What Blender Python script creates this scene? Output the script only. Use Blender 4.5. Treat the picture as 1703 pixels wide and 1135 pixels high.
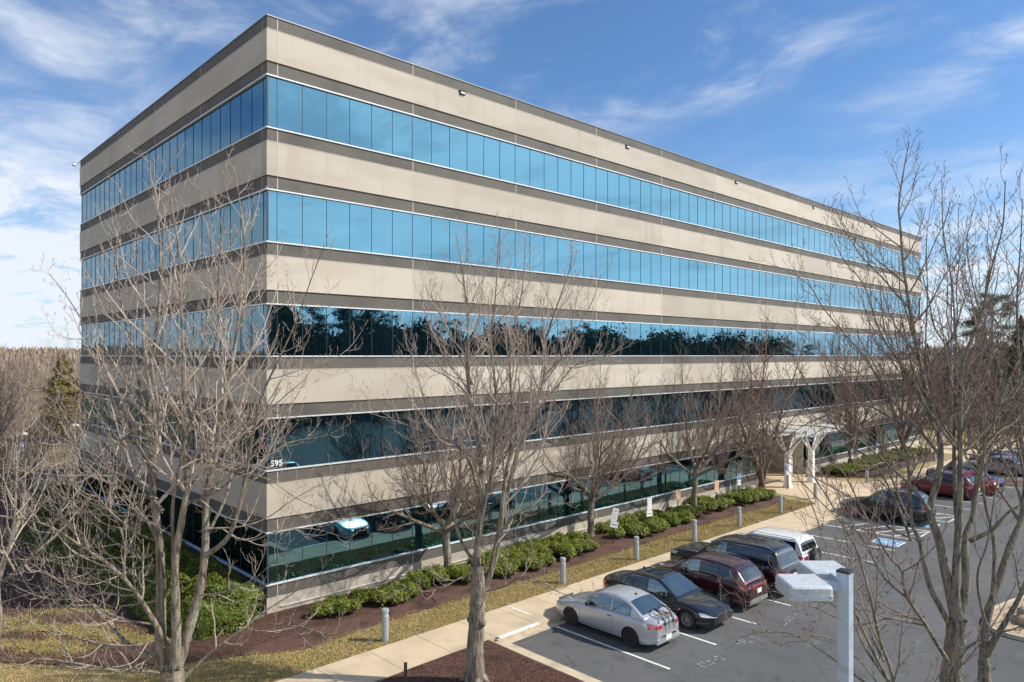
import bpy, math, random
import numpy as np
from mathutils import Vector

# ------------------------------------------------------------------ camera, sky, sun
scn = bpy.context.scene
for o in list(bpy.data.objects): bpy.data.objects.remove(o)
COL = scn.collection
FPX = 1190.8; AZ = math.radians(46.5); CAMH = 9.6
FW = (math.cos(AZ), math.sin(AZ)); RT = (math.sin(AZ), -math.cos(AZ)); CP = (-11.53, -25.16)
cd = bpy.data.cameras.new('camera'); cam = bpy.data.objects.new('camera', cd); COL.objects.link(cam)
cam.location = (CP[0], CP[1], CAMH)
cam.rotation_euler = (math.radians(90), 0, AZ - math.radians(90))
cd.sensor_width = 36; cd.lens = 36*FPX/1703; cd.shift_y = 24/1703
cd.clip_start = .1; cd.clip_end = 6000
scn.camera = cam

SUN_EL = math.radians(42); SUN_AZ = math.radians(137)     # azimuth clockwise from +Y
w = bpy.data.worlds.new('World'); scn.world = w; w.use_nodes = True
nt = w.node_tree; nt.nodes.clear()
def N(nt, t, **k):
    n = nt.nodes.new(t)
    for a, b in k.items():
        if a.startswith('i_'): n.inputs[int(a[2:])].default_value = b
        else: setattr(n, a, b)
    return n
def mth(nt, op, a, b=None, c=None, clamp=False):
    n = nt.nodes.new('ShaderNodeMath'); n.operation = op; n.use_clamp = clamp
    for i, v in enumerate((a, b, c)):
        if v is None: continue
        if isinstance(v, (int, float)): n.inputs[i].default_value = v
        else: nt.links.new(v, n.inputs[i])
    return n.outputs[0]
def mixc(nt, f, a, b, mode='MIX'):
    n = nt.nodes.new('ShaderNodeMix'); n.data_type = 'RGBA'; n.blend_type = mode
    for s, v in ((0, f), (6, a), (7, b)):
        if isinstance(v, (int, float)): n.inputs[s].default_value = v
        elif isinstance(v, tuple): n.inputs[s].default_value = (*v, 1) if len(v) == 3 else v
        else: nt.links.new(v, n.inputs[s])
    return n.outputs[2]
def mrange(nt, v, a, b, c=0., d=1., smooth=True):
    n = nt.nodes.new('ShaderNodeMapRange'); n.interpolation_type = 'SMOOTHSTEP' if smooth else 'LINEAR'
    nt.links.new(v, n.inputs[0])
    for i, x in enumerate((a, b, c, d)): n.inputs[i+1].default_value = x
    return n.outputs[0]

sky = N(nt, 'ShaderNodeTexSky', sky_type='NISHITA', sun_disc=False, sun_elevation=SUN_EL, sun_rotation=SUN_AZ,
        altitude=100, air_density=1.0, dust_density=0.6, ozone_density=2.5)
tc = N(nt, 'ShaderNodeTexCoord'); sep = N(nt, 'ShaderNodeSeparateXYZ'); nt.links.new(tc.outputs['Generated'], sep.inputs[0])
zz = mth(nt, 'MAXIMUM', sep.outputs[2], .02)
den = mth(nt, 'ADD', zz, .12)
px = mth(nt, 'DIVIDE', sep.outputs[0], den); py = mth(nt, 'DIVIDE', sep.outputs[1], den)
cmb = N(nt, 'ShaderNodeCombineXYZ'); nt.links.new(px, cmb.inputs[0]); nt.links.new(py, cmb.inputs[1])
mp = N(nt, 'ShaderNodeMapping'); mp.inputs['Rotation'].default_value = (0, 0, math.radians(25)); mp.inputs['Scale'].default_value = (1.35, 1.0, 1)
nt.links.new(cmb.outputs[0], mp.inputs[0])
n1 = N(nt, 'ShaderNodeTexNoise'); n1.inputs['Scale'].default_value = 2.0; n1.inputs['Detail'].default_value = 9; n1.inputs['Roughness'].default_value = .62; n1.inputs['Distortion'].default_value = .45
nt.links.new(mp.outputs[0], n1.inputs['Vector'])
n2 = N(nt, 'ShaderNodeTexNoise'); n2.inputs['Scale'].default_value = .7; n2.inputs['Detail'].default_value = 3
nt.links.new(cmb.outputs[0], n2.inputs['Vector'])
c1 = mrange(nt, n1.outputs[0], .42, .84); c2 = mrange(nt, n2.outputs[0], .36, .60)
cl = mth(nt, 'MULTIPLY', c1, c2)
low = mrange(nt, sep.outputs[2], .30, .04)                      # cloud bank thickens toward the horizon
lowd = mrange(nt, mth(nt, 'ADD', mth(nt, 'MULTIPLY', sep.outputs[0], -.75), mth(nt, 'MULTIPLY', sep.outputs[1], .65)), -.15, .65)
bank = mth(nt, 'MULTIPLY', mth(nt, 'MULTIPLY', low, mth(nt, 'ADD', .8, mth(nt, 'MULTIPLY', lowd, .6))), mrange(nt, n1.outputs[0], .25, .62))
veil = mth(nt, 'MULTIPLY', mth(nt, 'MULTIPLY', lowd, mrange(nt, sep.outputs[2], .62, .14)), mrange(nt, n1.outputs[0], .28, .72, .05, .55))
south = mth(nt, 'MULTIPLY', mth(nt, 'MULTIPLY', mrange(nt, mth(nt, 'MULTIPLY', sep.outputs[1], -1.), -.1, .45), mrange(nt, sep.outputs[2], .75, .25)), mrange(nt, mth(nt, 'ADD', mth(nt, 'MULTIPLY', n2.outputs[0], .6), mth(nt, 'MULTIPLY', n1.outputs[0], .4)), .36, .64, .58, 1.))
fac = mth(nt, 'MINIMUM', mth(nt, 'ADD', mth(nt, 'ADD', mth(nt, 'ADD', mth(nt, 'MULTIPLY', cl, .9), veil), bank), south), .93)
skc = mixc(nt, 1., sky.outputs[0], (.70, .93, 1.14), 'MULTIPLY')
col = mixc(nt, fac, skc, mixc(nt, mth(nt, 'MULTIPLY', south, 1.0, clamp=True), (6.6, 7.0, 7.7), (16.5, 18.8, 21.5)))
bg = N(nt, 'ShaderNodeBackground'); bg.inputs[1].default_value = .11
nt.links.new(col, bg.inputs[0])
wo = N(nt, 'ShaderNodeOutputWorld'); nt.links.new(bg.outputs[0], wo.inputs[0])

sd = bpy.data.lights.new('sun', 'SUN'); sun = bpy.data.objects.new('sun', sd); COL.objects.link(sun)
sd.energy = 4.9; sd.angle = math.radians(.5); sd.color = (1, .93, .82)
sv = Vector((math.sin(SUN_AZ)*math.cos(SUN_EL), math.cos(SUN_AZ)*math.cos(SUN_EL), math.sin(SUN_EL)))
sun.rotation_euler = sv.to_track_quat('Z', 'Y').to_euler(); sun.location = (20, -60, 60)
vs = scn.view_settings; vs.view_transform = 'Standard'; vs.look = 'None'; vs.exposure = 0.28; vs.gamma = 1

# ------------------------------------------------------------------ helpers
def at(u, v, d):
    l = (u-851.5)/FPX*d
    return np.array((CP[0]+d*FW[0]+l*RT[0], CP[1]+d*FW[1]+l*RT[1], CAMH-(v-591.5)*d/FPX))

class MB:
    def __init__(s): s.v = []; s.f = []; s.m = []
    def add(s, vs, fs, m=0):
        b = len(s.v); s.v.extend([tuple(map(float, p)) for p in vs]); s.f.extend([tuple(b+i for i in f) for f in fs]); s.m.extend([m]*len(fs))
    def box(s, x0, y0, z0, x1, y1, z1, m=0):
        v = [(x, y, z) for z in (z0, z1) for y in (y0, y1) for x in (x0, x1)]
        s.add(v, [(0,2,3,1),(4,5,7,6),(0,1,5,4),(2,6,7,3),(0,4,6,2),(1,3,7,5)], m)
    def obox(s, c, ax, ay, az, m=0):        # oriented box: centre + three half vectors
        c, ax, ay, az = map(np.array, (c, ax, ay, az))
        v = [c+i*ax+j*ay+k*az for k in (-1,1) for j in (-1,1) for i in (-1,1)]
        s.add(v, [(0,2,3,1),(4,5,7,6),(0,1,5,4),(2,6,7,3),(0,4,6,2),(1,3,7,5)], m)
    def rbox(s, x0, y0, z0, x1, y1, z1, r, m=0, top=True):   # plan-rounded, top-chamfered box
        pts = []
        for cx, cy, a0 in ((x1-r,y1-r,0),(x0+r,y1-r,90),(x0+r,y0+r,180),(x1-r,y0+r,270)):
            for k in range(5):
                a = math.radians(a0+k*22.5); pts.append((cx, cy, math.cos(a), math.sin(a)))
        n = len(pts); rings = [(z0, r), (z1-r*.6 if top else z1, r)]
        if top: rings += [(z1-r*.18, r*.72), (z1, r*.35)]
        v = [(p[0]+p[2]*q, p[1]+p[3]*q, z) for z, q in rings for p in pts]
        f = [(k*n+i, k*n+(i+1) % n, (k+1)*n+(i+1) % n, (k+1)*n+i) for k in range(len(rings)-1) for i in range(n)]
        f += [tuple(range(n-1, -1, -1)), tuple((len(rings)-1)*n+i for i in range(n))]
        s.add(v, f, m)
    def lathe(s, prof, n=20, c=(0,0,0), ax='z', m=0):        # prof: (r, h)
        v = []
        for r, h in prof:
            for i in range(n):
                a = 2*math.pi*i/n; x, y = r*math.cos(a), r*math.sin(a)
                p = (x, y, h) if ax == 'z' else ((x, h, y) if ax == 'y' else (h, x, y))
                v.append((c[0]+p[0], c[1]+p[1], c[2]+p[2]))
        f = [(k*n+i, k*n+(i+1) % n, (k+1)*n+(i+1) % n, (k+1)*n+i) for k in range(len(prof)-1) for i in range(n)]
        if prof[0][0] > 1e-4: f.append(tuple(range(n-1, -1, -1)))
        if prof[-1][0] > 1e-4: f.append(tuple((len(prof)-1)*n+i for i in range(n)))
        s.add(v, f, m)
    def tube(s, P, R, n=6, m=0):
        P = np.asarray(P, float); k = len(P)
        if np.isscalar(R): R = np.full(k, float(R))
        R = np.asarray(R, float)
        T = np.gradient(P, axis=0); T /= np.linalg.norm(T, axis=1)[:, None]+1e-9
        d = P[-1]-P[0]; ref = np.eye(3)[int(np.argmin(np.abs(d)))]
        U = np.cross(T, ref); U /= np.linalg.norm(U, axis=1)[:, None]+1e-9; V = np.cross(T, U)
        a = np.arange(n)*2*np.pi/n
        W = P[:, None, :] + R[:, None, None]*(np.cos(a)[None, :, None]*U[:, None, :]+np.sin(a)[None, :, None]*V[:, None, :])
        f = [(j*n+i, j*n+(i+1) % n, (j+1)*n+(i+1) % n, (j+1)*n+i) for j in range(k-1) for i in range(n)]
        f += [tuple(range(n-1, -1, -1)), tuple((k-1)*n+i for i in range(n))]
        s.add(W.reshape(-1, 3), f, m)
    def grid(s, G, m=0, flip=False):         # G[i][j] points
        a, b = len(G), len(G[0])
        f = [(i*b+j, (i+1)*b+j, (i+1)*b+j+1, i*b+j+1) for i in range(a-1) for j in range(b-1)]
        if flip: f = [q[::-1] for q in f]
        s.add([p for r in G for p in r], f, m)
    def build(s, name, mats, parent=None, smooth=False, angle=None):
        me = bpy.data.meshes.new(name); me.from_pydata(s.v, [], s.f)
        if not isinstance(mats, (list, tuple)): mats = [mats]
        for m in mats: me.materials.append(m)
        if len(mats) > 1: me.polygons.foreach_set('material_index', s.m)
        if smooth: me.polygons.foreach_set('use_smooth', [True]*len(s.f))
        if smooth and angle: me.set_sharp_from_angle(angle=math.radians(angle))
        me.update()
        o = bpy.data.objects.new(name, me); COL.objects.link(o)
        if parent: o.parent = parent
        return o

def np_obj(name, V, F, mats, parent=None, mi=None, smooth=False, k=4):
    """mesh from numpy arrays, F is (n,k)"""
    me = bpy.data.meshes.new(name); nf = len(F)
    me.vertices.add(len(V)); me.vertices.foreach_set('co', np.ascontiguousarray(V, np.float32).ravel())
    me.loops.add(nf*k); me.loops.foreach_set('vertex_index', np.ascontiguousarray(F, np.int32).ravel())
    me.polygons.add(nf); me.polygons.foreach_set('loop_start', np.arange(0, nf*k, k, dtype=np.int32))
    if not isinstance(mats, (list, tuple)): mats = [mats]
    for m in mats: me.materials.append(m)
    if mi is not None: me.polygons.foreach_set('material_index', np.ascontiguousarray(mi, np.int32))
    if smooth: me.polygons.foreach_set('use_smooth', np.ones(nf, bool))
    me.update(calc_edges=True)
    o = bpy.data.objects.new(name, me); COL.objects.link(o)
    if parent: o.parent = parent
    return o

def tag(o, label=None, cat=None, group=None, kind=None):
    if label: o['label'] = label
    if cat: o['category'] = cat
    if group: o['group'] = group
    if kind: o['kind'] = kind
    return o
def empty(name, loc, rz=0.):
    o = bpy.data.objects.new(name, None); COL.objects.link(o); o.location = loc; o.rotation_euler = (0, 0, rz); o.empty_display_size = .3
    return o
def copy_tree(o, parent=None):
    c = o.copy(); COL.objects.link(c); c.parent = parent
    for ch in list(o.children): copy_tree(ch, c)
    return c

# ------------------------------------------------------------------ materials
def mat(name, base, rough=.7, metal=0., noise=None, bump=0., bscale=20, coat=0., spec=.5, emit=None):
    """noise: list of (scale, colour2, lo, hi, detail)"""
    m = bpy.data.materials.new(name); m.use_nodes = True; t = m.node_tree; b = t.nodes['Principled BSDF']
    b.inputs['Roughness'].default_value = rough; b.inputs['Metallic'].default_value = metal
    b.inputs['Coat Weight'].default_value = coat; b.inputs['Coat Roughness'].default_value = .04
    b.inputs['Specular IOR Level'].default_value = spec
    c = (*base, 1)
    b.inputs['Base Color'].default_value = c
    tcn = t.nodes.new('ShaderNodeTexCoord')
    if noise:
        cur = tuple(base)
        for sc, c2, lo, hi, det in noise:
            nz = t.nodes.new('ShaderNodeTexNoise'); nz.inputs['Detail'].default_value = det
            if isinstance(sc, tuple):
                mpn = t.nodes.new('ShaderNodeMapping'); mpn.inputs['Scale'].default_value = sc
                t.links.new(tcn.outputs['Object'], mpn.inputs[0]); t.links.new(mpn.outputs[0], nz.inputs['Vector']); nz.inputs['Scale'].default_value = 1
            else:
                t.links.new(tcn.outputs['Object'], nz.inputs['Vector']); nz.inputs['Scale'].default_value = sc
            cur = mixc(t, mrange(t, nz.outputs[0], lo, hi), cur, c2)
        t.links.new(cur, b.inputs['Base Color'])
    if bump:
        nz = t.nodes.new('ShaderNodeTexNoise'); nz.inputs['Scale'].default_value = bscale; nz.inputs['Detail'].default_value = 5
        t.links.new(tcn.outputs['Object'], nz.inputs['Vector'])
        bp = t.nodes.new('ShaderNodeBump'); bp.inputs['Strength'].default_value = bump; bp.inputs['Distance'].default_value = .03
        t.links.new(nz.outputs[0], bp.inputs['Height']); t.links.new(bp.outputs[0], b.inputs['Normal'])
    return m
M = {}
M['concrete'] = mat('light_precast', (.485,.435,.36), .85, noise=[(90,(.36,.315,.25),.52,.75,3),((.35,.35,1.2),(.43,.375,.30),.42,.66,5),((1.3,1.3,.10),(.40,.35,.285),.54,.76,4),((7,7,.30),(.43,.38,.31),.56,.76,3)], bump=.25, bscale=120)
def panel_tone(m):
    t = m.node_tree; b = t.nodes['Principled BSDF']; src = b.inputs['Base Color'].links[0].from_socket
    tcn = t.nodes.new('ShaderNodeTexCoord'); s = t.nodes.new('ShaderNodeSeparateXYZ'); t.links.new(tcn.outputs['Object'], s.inputs[0])
    fx = mth(t, 'FLOOR', mth(t, 'DIVIDE', mth(t, 'ADD', s.outputs[0], 35.6), 6.1)); fy = mth(t, 'FLOOR', mth(t, 'DIVIDE', mth(t, 'SUBTRACT', s.outputs[1], .4), 6.1)); fz = mth(t, 'FLOOR', mth(t, 'DIVIDE', mth(t, 'ADD', s.outputs[2], .9), 4.197))
    c = t.nodes.new('ShaderNodeCombineXYZ'); t.links.new(fx, c.inputs[0]); t.links.new(fy, c.inputs[1]); t.links.new(fz, c.inputs[2])
    w_ = t.nodes.new('ShaderNodeTexWhiteNoise'); t.links.new(c.outputs[0], w_.inputs['Vector'])
    f = mrange(t, w_.outputs['Value'], 0, 1, .87, 1.06, False); g_ = t.nodes.new('ShaderNodeCombineColor'); [t.links.new(f, g_.inputs[i]) for i in range(3)]
    t.links.new(mixc(t, 1., src, g_.outputs[0], 'MULTIPLY'), b.inputs['Base Color'])
panel_tone(M['concrete'])
M['granite'] = mat('dark_aggregate', (.115,.105,.088), .75, noise=[(38,(.03,.03,.028),.50,.62,2),(60,(.36,.34,.30),.60,.70,2),(.5,(.075,.07,.06),.45,.7,4)], bump=.4, bscale=70)
M['joint'] = mat('caulk_joint', (.44,.40,.34), .8)
M['alu'] = mat('white_aluminium', (.66,.66,.65), .35, .1, noise=[(3,(.54,.54,.53),.5,.75,4)])
M['coping'] = mat('metal_coping', (.20,.20,.20), .35, .6)
M['mull'] = mat('dark_gasket', (.03,.055,.07), .4)
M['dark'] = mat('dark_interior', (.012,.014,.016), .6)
M['column'] = mat('cast_column', (.42,.37,.30), .8, noise=[(6,(.34,.30,.24),.45,.7,4)])
M['whitepaint'] = mat('white_paint', (.78,.77,.73), .5, noise=[(4,(.66,.64,.6),.5,.75,4)])
M['black'] = mat('black_rubber', (.018,.018,.018), .6)
M['blackmetal'] = mat('black_metal', (.02,.02,.02), .35)
M['grey'] = mat('grey_metal_paint', (.40,.49,.58), .45, .15, noise=[(8,(.34,.38,.42),.5,.72,5)])
M['bollard'] = mat('bollard_aluminium', (.36,.39,.42), .5, .3, noise=[(10,(.26,.28,.30),.5,.75,5)])
M['lampbox'] = mat('weathered_lamp_box', (.46,.50,.53), .5, .1, noise=[(7,(.42,.45,.47),.48,.72,6),(30,(.62,.65,.67),.55,.7,3)])
M['lampglass'] = mat('lamp_lens', (.5,.52,.5), .2)

def walk_mat():
    m = mat('sidewalk_concrete', (.53,.42,.285), .9, noise=[(1.1,(.46,.365,.25),.4,.65,6),(26,(.42,.33,.22),.55,.78,4),(.35,(.37,.31,.22),.57,.73,5)], bump=.15, bscale=60)
    t = m.node_tree; b = t.nodes['Principled BSDF']
    src = b.inputs['Base Color'].links[0].from_socket
    tcn = t.nodes.new('ShaderNodeTexCoord'); s = t.nodes.new('ShaderNodeSeparateXYZ'); t.links.new(tcn.outputs['Object'], s.inputs[0])
    f = mth(t, 'FRACT', mth(t, 'DIVIDE', mth(t, 'ADD', s.outputs[0], 300.65), 1.85))
    line = mth(t, 'LESS_THAN', f, .011)
    t.links.new(mixc(t, line, src, (.13,.10,.07)), b.inputs['Base Color'])
    return m
M['walk'] = walk_mat()
M['curb'] = mat('curb_concrete', (.50,.42,.30), .9, noise=[(2.5,(.38,.31,.21),.4,.68,6),(20,(.36,.29,.2),.6,.8,3)], bump=.2, bscale=50)

def asphalt_mat():
    m = mat('asphalt', (.078,.079,.082), .88, noise=[(.22,(.098,.098,.100),.4,.62,5),(1.4,(.062,.063,.066),.5,.75,5),(150,(.15,.15,.15),.57,.72,2)], bump=.3, bscale=160)
    t = m.node_tree; b = t.nodes['Principled BSDF']
    src = b.inputs['Base Color'].links[0].from_socket
    tcn = t.nodes.new('ShaderNodeTexCoord')
    nz = t.nodes.new('ShaderNodeTexNoise'); nz.inputs['Scale'].default_value = .45; nz.inputs['Detail'].default_value = 3; t.links.new(tcn.outputs['Object'], nz.inputs['Vector'])
    d = mth(t, 'ABSOLUTE', mth(t, 'SUBTRACT', nz.outputs[0], .5)); crack = mth(t, 'LESS_THAN', d, .0011)
    nz2 = t.nodes.new('ShaderNodeTexNoise'); nz2.inputs['Scale'].default_value = .16; t.links.new(tcn.outputs['Object'], nz2.inputs['Vector'])
    crack = mth(t, 'MULTIPLY', crack, mrange(t, nz2.outputs[0], .48, .56))
    c = mixc(t, crack, src, (.03,.03,.03))
    wv = t.nodes.new('ShaderNodeTexVoronoi'); wv.feature = 'DISTANCE_TO_EDGE'; wv.inputs['Scale'].default_value = .33
    wn = t.nodes.new('ShaderNodeTexNoise'); wn.inputs['Scale'].default_value = 1.2; wn.inputs['Detail'].default_value = 5; t.links.new(tcn.outputs['Object'], wn.inputs['Vector'])
    t.links.new(mixc(t, .22, tcn.outputs['Object'], wn.outputs['Color']), wv.inputs['Vector'])
    ck = mth(t, 'MULTIPLY', mth(t, 'LESS_THAN', wv.outputs[0], .0022), mrange(t, wn.outputs[0], .45, .5)); c = mixc(t, ck, c, (.035,.035,.036))
    # pale dried water runs in the first bays
    sx = t.nodes.new('ShaderNodeMapping'); sx.inputs['Scale'].default_value = (.55,2.0,1); sx.inputs['Rotation'].default_value = (0,0,.7); t.links.new(tcn.outputs['Object'], sx.inputs[0])
    nz3 = t.nodes.new('ShaderNodeTexNoise'); nz3.inputs['Scale'].default_value = .8; nz3.inputs['Detail'].default_value = 7; t.links.new(sx.outputs[0], nz3.inputs['Vector'])
    c = mixc(t, mrange(t, nz3.outputs[0], .60, .76, 0, .5), c, (.17,.165,.15))
    nz4 = t.nodes.new('ShaderNodeTexNoise'); nz4.inputs['Scale'].default_value = 1.1; nz4.inputs['Detail'].default_value = 2; t.links.new(tcn.outputs['Object'], nz4.inputs['Vector'])
    c = mixc(t, mrange(t, nz4.outputs[0], .66, .74, 0, .6), c, (.035,.034,.034))
    t.links.new(c, b.inputs['Base Color']); return m
M['asphalt'] = asphalt_mat()

def paint_mat(name, colr, thr=.5):
    m = mat(name, colr, .8)
    t = m.node_tree; b = t.nodes['Principled BSDF']; tcn = t.nodes.new('ShaderNodeTexCoord')
    nz = t.nodes.new('ShaderNodeTexNoise'); nz.inputs['Scale'].default_value = 14; nz.inputs['Detail'].default_value = 6; t.links.new(tcn.outputs['Object'], nz.inputs['Vector'])
    t.links.new(mixc(t, mrange(t, nz.outputs[0], thr, thr+.12), colr, (.10,.10,.10)), b.inputs['Base Color']); return m
M['line'] = paint_mat('worn_white_paint', (.66,.66,.64), .57)
M['faint'] = paint_mat('very_worn_white_paint', (.45,.45,.44), .44)
M['bluepaint'] = paint_mat('worn_blue_paint', (.10,.30,.55), .56)

M['mulch'] = mat('bark_mulch', (.085,.040,.028), 1., noise=[(22,(.16,.085,.06),.5,.68,6),(65,(.21,.13,.10),.60,.72,3),(1.2,(.035,.017,.013),.45,.75,4)], bump=1., bscale=34)
M['drygrass'] = mat('dormant_lawn', (.34,.255,.12), 1., noise=[(.9,(.27,.22,.085),.4,.65,6),(18,(.29,.22,.11),.45,.72,5),(45,(.12,.10,.045),.52,.7,3)], bump=.8, bscale=50)
M['blade'] = mat('grass_blade', (.47,.355,.15), .9, noise=[(1.1,(.36,.30,.10),.4,.62,5),(9,(.36,.28,.14),.45,.7,3)])
M['straw'] = mat('pale_straw', (.42,.34,.14), .95, noise=[(3,(.30,.25,.09),.4,.65,5)])
M['woods'] = mat('woodland_floor', (.13,.085,.05), 1., noise=[(.05,(.20,.16,.08),.42,.6,6),(1.2,(.09,.06,.038),.42,.68,6)], bump=.5, bscale=8)
M['bark'] = mat('grey_bark', (.27,.23,.175), .95, noise=[((16,16,2.2),(.10,.082,.06),.42,.62,7),(2.2,(.33,.30,.235),.5,.72,5),(40,(.12,.10,.075),.52,.68,3)], bump=.9, bscale=26)
M['barklow'] = mat('mossy_grey_bark', (.24,.215,.165), .95, noise=[((16,16,3),(.09,.08,.06),.42,.64,7),(2.4,(.25,.24,.125),.5,.70,5),(16,(.42,.40,.33),.60,.70,4),(45,(.10,.09,.07),.55,.7,3)], bump=1., bscale=26)
M['birch'] = mat('peeling_brown_bark', (.24,.15,.105), .95, noise=[((9,9,4),(.11,.07,.055),.42,.64,6),(7,(.42,.31,.23),.58,.72,4)], bump=1., bscale=22)
M['limb'] = mat('pale_limb_bark', (.41,.35,.29), .9, noise=[(9,(.36,.30,.245),.42,.68,4)])
M['limbdark'] = mat('brown_limb_bark', (.25,.20,.16), .9, noise=[(9,(.155,.12,.10),.42,.68,4)])
M['twig'] = mat('red_brown_twig', (.27,.125,.115), .85)
M['twigbrown'] = mat('brown_twig', (.25,.155,.13), .9)
M['bud'] = mat('red_bud', (.26,.075,.075), .7)
M['fartwig'] = mat('hazed_brown_twig', (.30,.225,.165), .95, noise=[(.05,(.25,.185,.14),.42,.6,3),(.013,(.20,.19,.12),.55,.7,3)])  # paler, greyer brown: distance haze is put into the colour
def leaf_mat(name, a, b, c, rough=.45, tr=.25):
    m = mat(name, a, rough, noise=[(5,b,.42,.62,3),(16,c,.52,.7,3)], spec=.4)
    t = m.node_tree; p = t.nodes['Principled BSDF']; out = t.nodes['Material Output']
    tl = t.nodes.new('ShaderNodeBsdfTranslucent'); mx = t.nodes.new('ShaderNodeMixShader'); mx.inputs[0].default_value = tr
    t.links.new(p.inputs['Base Color'].links[0].from_socket, tl.inputs[0])
    t.links.new(p.outputs[0], mx.inputs[1]); t.links.new(tl.outputs[0], mx.inputs[2]); t.links.new(mx.outputs[0], out.inputs[0]); return m
M['leaf'] = leaf_mat('laurel_leaf', (.16,.205,.02), (.27,.285,.035), (.075,.125,.012), .4)
M['hedge'] = leaf_mat('hedge_leaf', (.11,.16,.022), (.19,.21,.035), (.05,.10,.014), .45)
M['pine'] = leaf_mat('pine_needles', (.055,.085,.035), (.09,.115,.045), (.03,.055,.02), .7, .15)
M['spruce'] = leaf_mat('spruce_needles', (.03,.06,.025), (.05,.085,.03), (.02,.04,.016), .7, .1)
M['cedar'] = leaf_mat('winter_cedar', (.15,.135,.045), (.27,.165,.06), (.07,.09,.025), .7, .1)
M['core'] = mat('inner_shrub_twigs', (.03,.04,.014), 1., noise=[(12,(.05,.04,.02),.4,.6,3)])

def glass_mat(name, tint, refl, body):
    m = bpy.data.materials.new(name); m.use_nodes = True; t = m.node_tree; t.nodes.clear()
    gl = t.nodes.new('ShaderNodeBsdfGlossy'); gl.inputs['Color'].default_value = (*tint, 1); gl.inputs['Roughness'].default_value = .0
    df = t.nodes.new('ShaderNodeBsdfDiffuse')
    df.inputs['Color'].default_value = (*body, 1)
    lw = t.nodes.new('ShaderNodeLayerWeight'); lw.inputs[0].default_value = .2
    f = mth(t, 'ADD', refl, mth(t, 'MULTIPLY', lw.outputs['Fresnel'], 1-refl), clamp=True)
    # gentle waviness of large panes
    tcn = t.nodes.new('ShaderNodeTexCoord'); nz = t.nodes.new('ShaderNodeTexNoise'); nz.inputs['Scale'].default_value = .5; nz.inputs['Detail'].default_value = 1
    t.links.new(tcn.outputs['Object'], nz.inputs['Vector']); bp = t.nodes.new('ShaderNodeBump'); bp.inputs['Strength'].default_value = .05; bp.inputs['Distance'].default_value = .02
    t.links.new(nz.outputs[0], bp.inputs['Height']); t.links.new(bp.outputs[0], gl.inputs['Normal'])
    lf = t.nodes.new('ShaderNodeLayerWeight'); lf.inputs[0].default_value = .5
    t.links.new(mixc(t, mrange(t, lf.outputs['Facing'], .40, .80, 0, .55), tint, (.60,.72,.80)), gl.inputs['Color'])
    mx = t.nodes.new('ShaderNodeMixShader'); out = t.nodes.new('ShaderNodeOutputMaterial')
    t.links.new(f, mx.inputs[0]); t.links.new(df.outputs[0], mx.inputs[1]); t.links.new(gl.outputs[0], mx.inputs[2]); t.links.new(mx.outputs[0], out.inputs[0])
    return m
M['glass'] = glass_mat('coated_window_glass', (.31,.65,.82), .33, (.001,.005,.008))
M['carglass'] = glass_mat('car_glass', (.65,.80,.85), .26, (.03,.045,.05))
M['cartint'] = glass_mat('dark_car_glass', (.55,.68,.8), .10, (.008,.010,.012))

def carpaint(name, c, metal=.5, rough=.32, coat=1.):
    return mat(name, c, rough, metal, coat=coat)
P = dict(silver=carpaint('silver_paint', (.50,.52,.55), .55, .34), black=carpaint('black_paint', (.008,.009,.010), .1, .25),
         maroon=carpaint('maroon_paint', (.055,.010,.014), .35, .28), jet=carpaint('jet_black_paint', (.007,.007,.008), .1, .25),
         white=carpaint('white_car_paint', (.72,.73,.74), 0, .3), red=carpaint('red_paint', (.28,.012,.02), .3, .28),
         crimson=carpaint('dark_red_paint', (.14,.012,.018), .3, .28), navy=carpaint('navy_paint', (.015,.03,.08), .3, .25),
         greyp=carpaint('grey_paint', (.16,.17,.18), .5, .3), lightgrey=carpaint('light_grey_paint', (.38,.40,.42), .5, .3))
M['chrome'] = mat('chrome_trim', (.75,.75,.76), .12, 1.)
M['rim'] = mat('alloy_rim', (.48,.49,.5), .3, .8)
M['rimblack'] = mat('black_alloy_rim', (.025,.025,.028), .35, .4)
M['tail'] = mat('red_tail_lens', (.45,.012,.014), .15, coat=1.)
M['head'] = mat('clear_headlamp', (.62,.66,.70), .08, .3, coat=1.)
M['plate'] = mat('number_plate', (.7,.7,.68), .5)
M['trim'] = mat('black_plastic_trim', (.025,.025,.026), .55)
M['greytrim'] = mat('grey_plastic_trim', (.20,.20,.21), .5)
M['signwhite'] = mat('white_sign_face', (.78,.78,.76), .45)
M['signorange'] = mat('faded_orange_sign_face', (.72,.46,.28), .5, noise=[(12,(.68,.52,.38),.45,.65,3)])
M['signblue'] = mat('blue_sign_print', (.05,.16,.42), .45)
M['signred'] = mat('red_sign_print', (.5,.09,.05), .5)
M['signgrey'] = mat('grey_sign_print', (.28,.30,.36), .5)
M['yellow'] = mat('yellow_paint', (.72,.42,.03), .5)
M['rock'] = mat('tan_boulder', (.42,.32,.22), .9, noise=[(3,(.30,.22,.15),.4,.65,6)], bump=1., bscale=6)

# ------------------------------------------------------------------ ground, walks, lot
def sheet(name, poly, z, m, thick=None):
    b = MB(); n = len(poly)
    if thick is None: b.add([(x, y, z) for x, y in poly], [tuple(range(n))])
    else:
        b.add([(x, y, z) for x, y in poly]+[(x, y, z-thick) for x, y in poly],
              [tuple(range(n))]+[(i, n+i, n+(i+1) % n, (i+1) % n) for i in range(n)])
    o = b.build(name, m); return tag(o, kind='structure')

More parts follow.
